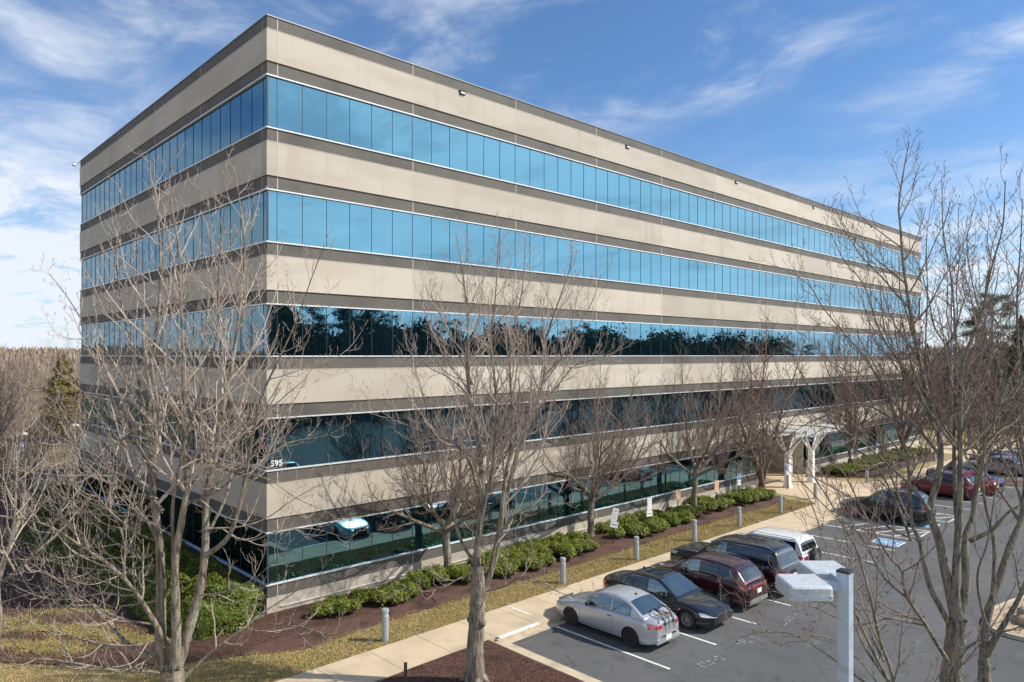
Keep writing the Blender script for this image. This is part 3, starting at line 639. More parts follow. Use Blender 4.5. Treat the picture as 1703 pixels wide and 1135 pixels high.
class Tree:
    def __init__(s, seed, spread=.8, up=.35, dens=1., curl=.5, minr=.0030):
        s.r = np.random.default_rng(seed); s.seg = {i: [] for i in range(5)}; s.tips = []; s.spread = spread; s.up = up; s.dens = dens; s.curl = curl; s.minr = minr
    def limb(s, P, r0, r1, level, spawn=(.25, 1.), nb=None, blen=None):
        P = resample(P, K[level]); k = len(P); t = np.linspace(0, 1, k)
        if level < 2:
            L = np.linalg.norm(P[-1]-P[0]); ph = s.r.uniform(0, 6, 3)
            P = P + (np.sin(t[:, None]*9+ph)*np.sin(t*math.pi)[:, None])*L*.008
        R = r0+(r1-r0)*t**(.62 if level == 0 else .85)
        if level == 0: R = R*(1+s.r.normal(0, .035, k))
        s.seg[level].append((P, R))
        if level >= 2: return
        L = np.sum(np.linalg.norm(np.diff(P, axis=0), axis=1))
        gap = {0: .34, 1: .22}[level]/s.dens
        nb = nb if nb is not None else max(2, int(L*(spawn[1]-spawn[0])/gap))
        g = s.r.uniform(0, 6.28)
        for i in range(nb):
            u = spawn[0]+(spawn[1]-spawn[0])*(i+s.r.uniform(.1, .9))/nb; u = min(u, .995)
            x = u*(k-1); a = int(x); p = P[a]+(P[min(a+1, k-1)]-P[a])*(x-a); T = P[min(a+1, k-1)]-P[max(a-1, 0)]; T = T/(np.linalg.norm(T)+1e-9)
            g += 2.4+s.r.normal(0, .5)
            e = np.cross(T, (0, 0, 1.) if abs(T[2]) < .93 else (1., 0, 0)); e /= np.linalg.norm(e); f = np.cross(T, e)
            side = e*math.cos(g)+f*math.sin(g); ang = s.spread*s.r.uniform(.75, 1.25)
            d = T*math.cos(ang)+side*math.sin(ang)
            rad = r0+(r1-r0)*u**(.62 if level == 0 else .85)
            cl = (blen if blen else {0: L*.42, 1: L*.40, 2: L*.42, 3: L*.45}[level])*(1-.62*u)*s.r.uniform(.55, 1.25)
            cl = min(cl, {0: 3.3, 1: 1.9, 2: .95, 3: .45}[level])
            if level == 0: cl = min(cl, (1-u)*L*.6+.55)
            cl = max(cl*(1-.35*max(u-.6,0)/.4), {0: .55, 1: .4, 2: .2, 3: .10}[level])
            s.branch(p, d, cl, max(min(rad*.62, cl*.016+.004), s.minr*1.4), level+1)
    def branch(s, p, d, L, r0, level):
        n = 6; pts = [np.array(p)]; st = L/n; d = np.array(d)
        wob = s.r.normal(0, .10, (n, 3))
        if d[2] < .1: d = d+np.array((0, 0, -.10)) if s.curl > .3 else d
        for i in range(n):
            d = d+wob[i]+np.array((0, 0, s.up*(.25+.75*i/n)*s.curl)); d = d/np.linalg.norm(d); pts.append(pts[-1]+d*st)
        s.limb(np.array(pts), r0, max(s.minr, r0*.3), level, (.12, 1.))
    def twigs(s):
        if s.seg[3]: return
        for lv, gap, frac, lo, hi in ((2,.125,.50,.16,.85), (3,.105,.52,.07,.34)):
            if not s.seg[lv]: return
            P = np.stack([a for a, _ in s.seg[lv]]); R = np.stack([b for _, b in s.seg[lv]]); B, k, _ = P.shape
            L = np.linalg.norm(np.diff(P, axis=1), axis=2).sum(1); nc = np.clip((L/gap*s.dens).astype(int), 1, 14)
            par = np.repeat(np.arange(B), nc); idx = np.concatenate([np.arange(c) for c in nc]); m = len(par)
            u = .12+.86*(idx+s.r.uniform(.1,.9,m))/nc[par]; x = u*(k-1); a = np.minimum(x.astype(int), k-2); f = (x-a)[:, None]
            p0 = P[par, a]*(1-f)+P[par, a+1]*f; Tn = P[par, a+1]-P[par, a]; Tn /= np.linalg.norm(Tn, axis=1)[:, None]+1e-9
            e = np.cross(Tn, np.array((.13,.21,1.))); e /= np.linalg.norm(e, axis=1)[:, None]+1e-9; h = np.cross(Tn, e)
            g = idx*2.7+s.r.uniform(0,6.28,B)[par]+s.r.normal(0,.5,m); an = s.spread*s.r.uniform(.7,1.25,m)
            d = Tn*np.cos(an)[:, None]+(e*np.cos(g)[:, None]+h*np.sin(g)[:, None])*np.sin(an)[:, None]
            cl = np.clip(L[par]*frac*(1-.55*u)*s.r.uniform(.5,1.3,m), lo, hi); kk = K[lv+1]; st = cl/(kk-1); pts = [p0]
            for i in range(kk-1):
                d = d+s.r.normal(0,.13,(m,3)); d[:, 2] += s.up*s.curl*.5; d /= np.linalg.norm(d, axis=1)[:, None]; pts.append(pts[-1]+d*st[:, None])
            Q = np.stack(pts, 1); r0 = np.maximum(np.minimum(R[par, a]*.6, cl*.016+.003), s.minr*1.25); RR = r0[:, None]+(np.maximum(s.minr, r0*.35)-r0)[:, None]*np.linspace(0,1,kk)[None]
            s.seg[lv+1] = [(Q[i], RR[i]) for i in range(m)]
        s.tips = [q[0][-1] for q in s.seg[4]]+[q[0][2] for q in s.seg[4][::3]]
    def build(s, name, loc, label, group, mats, buds=True, lv=4):
        s.twigs()
        root = empty(name, loc); L0 = np.array(loc); tag(root, label, 'tree', group)
        def mk(levels, pn, mlist, midx):
            Vs, Fs, Ms = [], [], []; off = 0
            for l in levels:
                if not s.seg[l]: continue
                V, F = tubes_np(s.seg[l], SD[l]); Vs.append(V-L0); Fs.append(F+off); off += len(V); Ms.append(np.full(len(F), midx.get(l, 0)))
            if buds and pn == 'crown' and s.tips:
                T = np.array(s.tips)-L0; q = s.r.uniform(.005, .011, (len(T), 1))
                oc = np.array([(1,0,0),(0,1,0),(-1,0,0),(0,-1,0),(0,0,1.7),(0,0,-1.7)], float)
                V = (T[:, None, :]+oc[None]*q[:, :, None]).reshape(-1, 3); fq = np.array([(0,1,4,4),(1,2,4,4),(2,3,4,4),(3,0,4,4)]); 
                fq = np.array([(0,1,4,3),(1,2,3,4),(0,5,1,1),(2,5,3,3)]) 
                fq = np.array([(5,0,4,1),(5,1,4,2),(5,2,4,3),(5,3,4,0)])
                F = (fq[None]+(np.arange(len(T))*6)[:, None, None]).reshape(-1, 4)
                Vs.append(V); Fs.append(F+off); Ms.append(np.full(len(F), 2))
            np_obj(pn, np.concatenate(Vs), np.concatenate(Fs), mlist, root, np.concatenate(Ms), pn == 'trunk')
        mk([0], 'trunk', [mats[0]], {}); mk([1, 2, 3, 4][:lv], 'crown', [mats[1], mats[2], mats[3]], {1: 0, 2: 0, 3: 0, 4: 1})
        return root
def sm(P, k=6): return smooth_open(P, k)
def trace(pts, d0, dd=0.):
    n = len(pts); return sm([at(u, v, d0+dd*(i/(n-1))**1.2) for i, (u, v) in enumerate(pts)])

FULL = (M['bark'], M['limb'], M['twig'], M['bud'])
# the big multi-stemmed maple on the left
D = 18.5
T = Tree(11, .80, .40, .80, .9)
base = at(288, 1200, D); base[2] = .14
def add(T, pts, dd, r0, r1, D, spawn=(.25, 1.), level=0): T.limb(trace(pts, D, dd), r0, r1, level, spawn)
T.limb(sm([base, at(289,1165,D), at(288,1140,D), at(287,1112,D)]), .34, .27, 0, (.98, 1.), 1)
add(T, [(280,1120),(266,1087),(264,911),(259,805),(259,732),(252,627),(259,539),(261,468),(261,380),(259,335),(255,262)], .8, .17, .012, D, (.30,1))
add(T, [(288,1120),(292,1087),(289,946),(307,858),(319,805),(317,753),(314,715),(308,644),(300,574),(293,486),(294,415),(282,317),(285,272)], -.9, .15, .012, D, (.32,1))
add(T, [(294,1110),(307,1070),(331,982),(340,911),(344,823),(360,770),(370,697),(381,644),(391,574),(398,503),(405,415),(397,330),(388,270)], 1.4, .155, .011, D, (.30,1))
add(T, [(340,925),(381,890),(410,800),(425,720),(437,651),(462,591),(493,528),(520,460),(540,408)], -1.6, .075, .008, D, (.2,1))
add(T, [(276,1075),(261,1042),(226,989),(190,946),(141,911),(81,876),(20,862),(-50,850)], -2.2, .085, .008, D, (.2,1))
add(T, [(271,851),(226,805),(190,756),(150,700),(106,680),(66,655),(28,618)], 1.6, .060, .008, D, (.15,1))
add(T, [(262,800),(232,740),(211,697),(169,634),(148,577),(134,530),(110,490),(82,455)], 2.0, .062, .008, D, (.2,1))
add(T, [(276,1100),(250,1090),(211,1073),(169,1028),(134,996),(70,982),(0,1003),(-50,1010)], .9, .075, .008, D, (.2,1))
add(T, [(280,1135),(261,1119),(211,1116),(141,1105),(60,1097),(-30,1090)], -1.2, .05, .007, D, (.2,1))
add(T, [(296,1135),(310,1123),(352,1084),(405,1045),(440,1017),(490,985),(540,950)], 1.0, .055, .007, D, (.2,1))
add(T, [(289,960),(287,858),(300,788),(338,627),(356,556),(360,486),(368,400),(375,340)], -2.2, .065, .008, D, (.2,1))
add(T, [(262,900),(240,860),(200,800),(150,790),(90,790),(20,780)], -2.6, .05, .007, D, (.2,1))
add(T, [(258,740),(235,660),(212,560),(200,470),(195,390),(205,320)], 1.2, .055, .008, D, (.2,1))
add(T, [(345,820),(390,780),(430,770),(480,740),(540,725),(590,700)], 1.4, .048, .007, D, (.2,1))
add(T, [(340,900),(370,840),(380,800),(395,730),(430,700),(480,610),(500,560)], 2.4, .05, .007, D, (.2,1))
add(T, [(205,960),(205,900),(180,850),(120,830),(60,840),(10,800)], 0., .04, .006, D, (.1,1))
for sx, sy, ex, ey, dd in ((262,1000,10,960,.8),(258,940,-30,900,-1.4),(270,1040,40,930,-2.),(262,860,0,760,2.2),(262,830,60,700,-1.6),(300,900,130,720,-2.4),(276,1060,60,1040,-2.6),(262,970,80,840,1.6),
        (330,990,500,900,-1.8),(342,880,560,790,1.),(262,780,100,600,-.8),(260,900,110,760,-3.),(310,840,480,690,-2.),(268,1080,100,1120,-1.8)):
    mx_, my_ = sx+(ex-sx)*.5, sy+(ey-sy)*.5; add(T, [(sx,sy),(sx+(ex-sx)*.25,sy+(ey-sy)*.25+18),(mx_,my_+22),(sx+(ex-sx)*.78,sy+(ey-sy)*.78+8),(ex,ey)], dd, .034, .005, D, (.08,1))
for pts, dd, r in (([(226,989),(200,990),(150,975),(90,930),(30,900),(-40,905)],.6,.035),([(190,946),(150,960),(90,1000),(40,1040),(0,1060)],-1.,.03),([(141,911),(110,870),(60,830),(20,800),(-30,790)],.9,.03),
        ([(150,700),(120,720),(80,740),(30,745),(-30,730)],-1.,.03),([(259,732),(225,720),(190,740),(140,745),(90,720),(40,690)],-1.4,.035),([(211,1073),(180,1080),(120,1060),(60,1050),(0,1060),(-40,1080)],.8,.03),
        ([(264,911),(235,930),(190,900),(140,850),(80,810),(30,770),(-20,760)],1.8,.04),([(405,1045),(440,1050),(490,1040),(550,1055),(600,1040)],-.6,.022),([(319,805),(350,770),(400,790),(450,800),(500,830),(560,860)],-1.2,.035),
        ([(381,890),(420,900),(470,880),(520,880),(590,900)],1.,.026),([(308,644),(330,610),(345,540),(348,470),(352,390),(345,320)],.8,.04)):
    add(T, pts, dd, r, .006, D, (.08,1))
T.build('maple_tree', tuple(base), 'bare many-stemmed maple in the lawn, the large one at the left', 'maples without leaves', FULL)

# centre maple
D = 20.7
T = Tree(23, .72, .42, 1., .9)
base = at(790, 1127, D); base[2] = .15
T.limb(sm([base, at(790,1119,D), at(790,1075,D), at(793,1034,D), at(795,978,D), at(794,940,D)]), .30, .20, 0, (.98,1), 1)
knob = MB()
add(T, [(795,985),(793,925),(797,841),(795,735),(799,768-40),(795,697),(785,627),(778,521),(771,486),(767,450),(758,388)], .5, .15, .010, D, (.25,1))
add(T, [(798,1000),(808,975),(825,925),(836,858),(853,770),(862,735),(880,700),(905,627),(908,577),(922,528),(947,450),(952,410)], .9, .13, .009, D, (.25,1))
add(T, [(797,880),(808,830),(818,788),(820,750),(824,680),(822,620),(817,574),(824,503),(827,433),(830,385)], -1.0, .085, .009, D, (.2,1))
add(T, [(832,880),(842,790),(848,732),(848,609),(859,549),(870,486),(873,395)], -.4, .08, .009, D, (.25,1))
add(T, [(793,940),(772,911),(758,876),(738,800),(718,710),(692,620),(672,556)], 1.2, .06, .007, D, (.2,1))
add(T, [(815,950),(829,894),(861,851),(913,834),(960,800),(1010,790)], -1.4, .055, .007, D, (.15,1))
add(T, [(880,700),(905,668),(930,640),(958,606),(1007,592),(1050,575)], .8, .045, .006, D, (.15,1))
add(T, [(795,700),(781,662),(746,627),(711,609),(680,570)], -1.2, .045, .006, D, (.15,1))
add(T, [(786,640),(765,590),(740,545),(720,500),(700,460)], 1.2, .04, .006, D, (.1,1))
add(T, [(795,820),(775,760),(740,730),(700,715),(640,690),(600,650)], -1.6, .05, .006, D, (.15,1))
add(T, [(800,960),(770,960),(740,975),(700,985),(650,965)], -.8, .035, .006, D, (.15,1))
add(T, [(800,985),(840,975),(880,960),(930,985),(990,1000)], -1.4, .035, .006, D, (.15,1))
add(T, [(905,627),(935,590),(960,550),(985,500),(1000,455)], 1., .04, .006, D, (.1,1))
T.build('maple_tree', tuple(base), 'bare maple rising from the near mulch bed left of the silver coupe', 'maples without leaves', FULL)
# burr and root flare on its trunk
tr = [o for o in COL.objects if o.name.startswith('maple_tree') and abs(o.location[0]-base[0]) < .01][0]
for (u, v, r) in ((783,1030,.12),(802,1036,.13),(792,1020,.11)):
    kb = MB(); c = at(u, v, D-.1); kb.lathe([(0,-r),(r*.7,-r*.7),(r,0),(r*.7,r*.7),(0,r)], 10, tuple(c-base)); kb.build('burr', M['bark'], tr, True)
for k in range(6):
    kb = MB(); a = k*1.05; kb.tube([(math.cos(a)*.12,math.sin(a)*.12,.38),(math.cos(a)*.25,math.sin(a)*.25,.14),(math.cos(a)*.50,math.sin(a)*.50,-.03)], [.12,.10,.04], 7); kb.build('root', M['bark'], tr, True)

LOWM = (M['barklow'], M['limbdark'], M['twig'], M['bud'])
D = 15.
T = Tree(37, .70, .38, .92, .8)
base = at(1585, 1345, D); base[2] = .14
T.limb(sm([base, at(1583,1250,D), at(1581,1135,D), at(1588,1070,D), at(1592,1030,D)]), .27, .19, 0, (.98,1), 1)
add(T, [(1592,1040),(1586,1010),(1573,950),(1563,900),(1546,850),(1556,800),(1560,760),(1556,715),(1538,655),(1524,574),(1517,521),(1507,450),(1500,380),(1496,345),(1502,290),(1512,235)], 1., .12, .009, D, (.3,1))
add(T, [(1591,1020),(1588,950),(1591,850),(1598,750),(1605,662),(1609,591),(1633,521),(1644,450),(1665,380),(1672,300)], -.6, .10, .009, D, (.3,1))
add(T, [(1592,1030),(1608,975),(1608,900),(1621,860),(1626,760),(1655,680),(1697,598),(1740,500)], .8, .11, .009, D, (.35,1))
add(T, [(1612,900),(1651,880),(1681,850),(1730,820)], -.8, .06, .008, D, (.3,1))
add(T, [(1588,1120),(1581,1106),(1556,1068),(1540,1041),(1510,996),(1500,950),(1475,920),(1440,860),(1405,790),(1370,735)], -1.6, .055, .006, D, (.2,1))
add(T, [(1590,1060),(1565,1010),(1550,980),(1540,938),(1533,900),(1520,875),(1507,780),(1485,697),(1450,609),(1415,563),(1373,514),(1344,472),(1285,440)], 1.4, .065, .006, D, (.25,1))
add(T, [(1594,900),(1590,800),(1584,700),(1584,627),(1588,540),(1588,468),(1570,380),(1566,300)], 1.6, .06, .008, D, (.2,1))
add(T, [(1546,850),(1500,790),(1440,740),(1380,715),(1310,705),(1270,690)], -1.8, .04, .005, D, (.2,1))
add(T, [(1556,715),(1520,640),(1470,560),(1440,480),(1400,430),(1370,360)], 1.2, .04, .005, D, (.15,1))
add(T, [(1590,1090),(1640,1060),(1700,1040),(1760,1000)], -1., .04, .006, D, (.2,1))
for pts, dd, r in (([(1533,900),(1480,880),(1430,840),(1370,800),(1310,770),(1250,740)],1.6,.03),([(1507,760),(1450,740),(1400,690),(1340,680),(1280,640),(1220,630)],2.,.028),([(1485,697),(1430,670),(1380,690),(1320,720),(1270,760)],.8,.025),([(1515,900),(1490,830),(1450,770),(1410,740),(1350,650),(1300,560)],1.2,.035),([(1450,609),(1420,620),(1380,600),(1340,560),(1300,540)],-.6,.022),([(1540,1041),(1480,1030),(1420,1040),(1360,1010),(1290,1000),(1240,1010)],-.8,.028),
        ([(1598,750),(1560,690),(1540,600),(1545,500),(1540,400),(1550,330)],1.,.035),([(1626,760),(1660,720),(1690,700),(1730,640)],.6,.03),([(1510,996),(1470,960),(1430,890),(1380,850),(1330,800),(1290,770)],.4,.028)):
    add(T, pts, dd, r, .005, D, (.08,1))
T.build('maple_tree', tuple(base), 'bare mossy-barked maple at the right, forking low over the parking lot', 'maples without leaves', LOWM)
D = 17.
T = Tree(41, .70, .38, .92, .8)
base = at(1634, 1255, D); base[2] = .14
T.limb(sm([base, at(1636,1180,D), at(1637,1101,D)]), .17, .13, 0, (.98,1), 1)
add(T, [(1637,1110),(1641,1038),(1661,963),(1676,900),(1691,862),(1700,780),(1690,700),(1700,600),(1695,480),(1700,330)], 1., .12, .008, D, (.3,1))
add(T, [(1640,1090),(1651,1071),(1676,1026),(1701,975),(1740,880),(1760,760)], -.6, .09, .008, D, (.3,1))
add(T, [(1650,1000),(1655,900),(1640,820),(1632,700),(1640,600),(1620,480),(1610,400),(1625,330)], 1.6, .055, .007, D, (.3,1))
add(T, [(1640,1040),(1625,960),(1640,900),(1660,800),(1668,720)], -.6, .04, .006, D, (.3,1))
T.build('maple_tree', tuple(base), 'bare maple cut by the right edge, just behind the mossy one', 'maples without leaves', LOWM)
D = 12.
T = Tree(43, .62, .38, .8, .7)
base = at(1495, 1560, D); base[2] = .14
add(T, [(1498,1530),(1490,1300),(1478,1134),(1458,1063),(1448,1000),(1438,950),(1428,913),(1407,877),(1380,830),(1345,780),(1320,720)], .4, .075, .005, D, (.35,1))
add(T, [(1478,1134),(1440,1080),(1415,1030),(1385,1005),(1340,1000),(1290,985),(1240,990)], 1.2, .028, .004, D, (.2,1))
add(T, [(1470,1100),(1430,1020),(1400,985)], 1.8, .02, .004, D, (.2,1))
add(T, [(1488,1200),(1450,1125),(1390,1068),(1330,1060),(1270,1055),(1205,1032)], .8, .022, .004, D, (.2,1))
add(T, [(1478,1134),(1450,1080),(1418,1010),(1395,960),(1370,900),(1350,840),(1325,790)], -.5, .03, .004, D, (.2,1))
add(T, [(1480,1160),(1400,1110),(1330,1060),(1290,1050),(1230,1060)], 1., .026, .004, D, (.2,1))
T.build('maple_tree', tuple(base), 'thin bare sapling leaning left beside the lamp post', 'maples without leaves', LOWM)

def auto_tree(seed, h, stems, spread, mats, name, label, group, loc, fork=.22, r=.2, rad=.35, dens=.9, lean=(0,0), buds=True, lv=4, gspread=.75, up=.4, sag=.22):
    T = Tree(seed, gspread, up, dens, .8); R = T.r; B = np.array((0.,0.,0.))
    zf = h*fork; top = np.array((lean[0]*zf, lean[1]*zf, zf))
    T.limb(sm([B, top*.5+np.array((.05,.03,0)), top]), r, r*.75, 0, (.98,1), 1)
    for i in range(stems):
        a = i*2*math.pi/stems+R.uniform(-.5,.5); q = h*rad*R.uniform(.55,1.1); hh = h*R.uniform(.82,1.)
        if i == 0: q *= .2; hh = h
        s0 = top*R.uniform(.75,1.); e = np.array((math.cos(a)*q, math.sin(a)*q, hh)); m1 = s0+(e-s0)*.33+np.array((math.cos(a),math.sin(a),-.3))*q*sag; m2 = s0+(e-s0)*.68+np.array((math.cos(a),math.sin(a),-.1))*q*sag*.7
        T.limb(sm([s0, m1, m2, e]), r*.52, .009, 0, (.12,1))
    if loc is None: return T
    o = T.build(name, (0,0,0), label, group, mats, buds, lv); o.location = loc; return o
BR = (M['bark'], M['limbdark'], M['twigbrown'], M['bud'])
BI = (M['birch'], M['birch'], M['twigbrown'], M['bud'])
G = 'bare trees planted against the facade'
t1 = auto_tree(101, 8.6, 7, .8, BR, 'bare_tree', 'bare low-forking tree against the facade, nearest the building corner', G, (7.6,-.98,.15), .26, .20, .60, 1.2, (-.05,0))
t2 = auto_tree(102, 9.4, 7, .8, BR, 'bare_tree', 'bare tree against the facade just left of the crooked white sign', G, (17.2,-.85,.15), .24, .20, .55, 1.2, (.02,0))
t3 = copy_tree(t1); t3.location = (26.5,-1.2,.15); t3.rotation_euler[2] = 2.1; t3.scale = (1,1,1.15); tag(t3, 'bare tree against the facade between the two orange signs', 'tree', G)
t4 = auto_tree(104, 13.0, 5, .8, BI, 'bare_tree', 'tall brown-barked multi-trunk tree left of the entrance canopy', G, (34.4,-1.5,.15), .06, .30, .30, .8, sag=.0)
t5 = copy_tree(t4); t5.location = (50.7,-1.1,.15); t5.rotation_euler[2] = 1.3; tag(t5, 'tall brown-barked tree, first past the entrance canopy', 'tree', G)
t6 = copy_tree(t4); t6.location = (62.5,-1.3,.15); t6.rotation_euler[2] = 3.0; tag(t6, 'tall brown-barked tree near the far end of the facade', 'tree', G)
t7 = copy_tree(t2); t7.location = (52.6,-10.3,.15); t7.rotation_euler[2] = 1.; tag(t7, 'bare tree on the kerbed island past the red cars', 'tree', 'bare trees around the lot')
t8 = copy_tree(t2); t8.location = (-8.5,14.,.13); t8.rotation_euler[2] = 4.; tag(t8, 'bare tree on the lawn left of the long hedge', 'tree', 'bare trees around the lot')
p_ = at(-8, 700, 23.5); auto_tree(107, 8.6, 6, .8, FULL, 'maple_tree', 'bare maple cut by the left edge, behind the big many-stemmed one', 'maples without leaves', (p_[0],p_[1],.13), .24, .17, .5, .6)
t9 = copy_tree(t4); t9.location = (-14.5,33,.1); t9.rotation_euler[2] = .6; tag(t9, 'tall bare tree at the left edge before the woods', 'tree', 'bare trees around the lot')
t10 = copy_tree(t1); t10.location = (-20.,8.,.13); t10.rotation_euler[2] = 5.; tag(t10, 'bare tree at the far left of the lawn', 'tree', 'bare trees around the lot')

# ------------------------------------------------------------------ leafy things
def leaves_np(C, Nn, size, rng, aspect=.5, jitter=.6):
    """C (n,3) centres, Nn (n,3) outward normals -> folded leaf quads"""
    n = len(C); nn = Nn+rng.normal(0, jitter, (n, 3)); nn /= np.linalg.norm(nn, axis=1)[:, None]
    a = rng.normal(0, 1, (n, 3)); a -= nn*np.sum(a*nn, 1)[:, None]; a /= np.linalg.norm(a, axis=1)[:, None]; c = np.cross(nn, a)
    s = size*rng.uniform(.6, 1.3, (n, 1))
    V = np.stack([C-a*s, C+c*s*aspect, C+a*s, C-c*s*aspect], 1).reshape(-1, 3)
    return V, np.arange(n*4).reshape(n, 4)
def shrub_mesh(seed, r=.62, h=.72, n=1500, size=.052):
    rng = np.random.default_rng(seed); Cs = []; Ns = []; m = MB()
    lobes = [(rng.uniform(-.55,.55)*r, rng.uniform(-.55,.55)*r, h*rng.uniform(.38,.62), r*rng.uniform(.42,.62)) for _ in range(8)]
    for x, y, z, q in lobes:
        k = n//8; d = rng.normal(0, 1, (k, 3)); d[:, 2] = np.abs(d[:, 2])*1.0-.25; d /= np.linalg.norm(d, axis=1)[:, None]
        rr = q*rng.uniform(.78, 1.08, (k, 1)); Cs.append(np.array((x, y, z))+d*rr*np.array((1,1,.85))); Ns.append(d)
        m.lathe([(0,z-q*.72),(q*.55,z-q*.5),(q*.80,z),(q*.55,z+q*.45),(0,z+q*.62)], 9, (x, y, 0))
    C = np.concatenate(Cs); Nn = np.concatenate(Ns); keep = C[:, 2] > .02; V, F = leaves_np(C[keep], Nn[keep]*.6+np.array((0,0,.5)), size, rng)
    return V, F, m
def shrubs():
    protos = []
    for k in range(4):
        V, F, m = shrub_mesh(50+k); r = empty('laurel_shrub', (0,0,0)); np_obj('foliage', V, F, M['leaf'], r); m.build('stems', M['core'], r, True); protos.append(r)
    rs = random.Random(8); spots = []
    L = ['low rounded laurel shrub in the clump nearest the building corner','laurel shrub in the planting by the first facade tree','laurel shrub in the long planting between first and second facade trees',
         'laurel shrub in the planting around the white signs','laurel shrub in the planting between the orange and access signs','laurel shrub beside the entrance paving','laurel shrub in the far bed past the entrance']
    near = [(1.35,-1.75,0),(2.1,-1.1,0),(2.05,-2.05,0),(3.3,-1.0,0),(3.5,-2.0,0),(3.1,-1.5,0),(4.3,-1.3,0),(4.75,-2.1,0),(5.0,-1.2,0),(5.7,-1.75,0),(5.9,-.9,0),(4.1,-2.3,0)]
    spots += near
    x = 6.7
    while x < 16.2:
        for y in (-.85,-1.5,-2.15,-2.75):
            if x < 9 and y < -2.3: continue
            if abs(x-7.6) < .8 and y > -1.3: continue
            if x > 15 and y < -1.8: continue
            if rs.random() < .88: spots.append((x+rs.uniform(-.2,.2), y+rs.uniform(-.15,.15), 1 if x < 9 else 2))
        x += .82
    x = 18.1
    while x < 33.6:
        for y in (-.8,-1.45,-2.1,-2.7):
            if y < -2.3 and (x > 24 or x < 18.5): continue
            if abs(x-26.5) < .8 and y > -1.7: continue
            if 24.5 < x < 26.2 and y > -1.2: continue
            if rs.random() < .9: spots.append((x+rs.uniform(-.2,.2), y+rs.uniform(-.15,.15)-(.4 if x > 30 else 0), 3 if x < 25.5 else 4 if x < 31 else 5))
        x += .85
    x = 46
    while x < 65:
        for y in (-1.0,-1.8,-2.6):
            if abs(x-50.7) < .7 and y > -1.5: continue
            spots.append((x+rs.uniform(-.2,.2), y+rs.uniform(-.15,.15), 6))
        x += 1.
    used = set()
    for i, (x, y, l) in enumerate(spots):
        k = rs.randrange(4)
        if k in used: c = copy_tree(protos[k])
        else: c = protos[k]; used.add(k)
        s = rs.uniform(.66,.86) if l < 1 else rs.uniform(.74,1.0); c.location = (x, y, .15); c.rotation_euler = (0,0,rs.uniform(0,6.28)); c.scale = (s, s, s*rs.uniform(.85,1.1))
        tag(c, L[l], 'shrub', 'shrubs: '+L[l].replace('laurel shrub ', '').replace('low rounded ', ''))
shrubs()

def hedge():
    rng = np.random.default_rng(9)
    n = 90000
    # plan: x from left edge xl(y) to -.35 ; y -1.0..28
    y = -1.0+29*rng.uniform(0,1,n)**1.25; xl = np.interp(y, [-1,0,1.5,6,14,20,25,28], [-2.6,-3.3,-3.5,-3.7,-4.6,-4.6,-3.2,-1.4]); xr = np.interp(y, [-1,-.4,.3,28], [-1.2,-.3,-.35,-.35])
    u = rng.uniform(0,1,n); x = xl+(xr-xl)*u
    bumps = .16*np.sin(x*3.1+y*1.3)+.13*np.sin(x*1.7-y*3.3+1)+.10*np.sin(x*6+y*5.2)+.07*np.sin(y*9.1-x*4)
    edge = np.minimum(np.minimum(x-xl, (xr-x)+.35), (y+1.0)+.1); z = (1.30+bumps)*np.clip(edge/.75, 0, 1)**.42+.12
    side = rng.uniform(0,1,n) < .35; z = np.where(side & (edge < .6), z*rng.uniform(.1,1,n), z-np.abs(rng.normal(0,.05,n)))
    C = np.stack([x, y, np.maximum(z, .12)], 1)
    gx = np.where(edge < .6, -1., 0)*(x-xl < .7); gy = -1.*(y < -.3); Nn = np.stack([gx+.3*np.cos(x*3.1+y*1.3), gy+.3*np.cos(x*1.7-y*3.3), np.full(n, .8)], 1)
    V, F = leaves_np(C, Nn, .055, rng, .5, .55)
    root = empty('hedge', (-2.,10.,.13)); V[:, 0] += 2; V[:, 1] -= 10; V[:, 2] -= .13
    tag(root, 'broad clipped evergreen hedge mounded along the shaded side of the building', 'hedge')
    np_obj('foliage', V, F, M['hedge'], root)
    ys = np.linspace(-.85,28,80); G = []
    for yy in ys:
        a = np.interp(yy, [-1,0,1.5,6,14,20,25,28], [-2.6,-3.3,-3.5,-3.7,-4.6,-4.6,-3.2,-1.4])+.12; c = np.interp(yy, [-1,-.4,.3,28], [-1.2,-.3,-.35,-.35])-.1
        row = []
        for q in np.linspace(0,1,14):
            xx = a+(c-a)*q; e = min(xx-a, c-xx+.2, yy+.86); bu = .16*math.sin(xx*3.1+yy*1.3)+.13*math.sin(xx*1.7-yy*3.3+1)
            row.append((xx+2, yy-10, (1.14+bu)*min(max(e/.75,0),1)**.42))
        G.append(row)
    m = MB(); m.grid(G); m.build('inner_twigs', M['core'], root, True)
hedge()

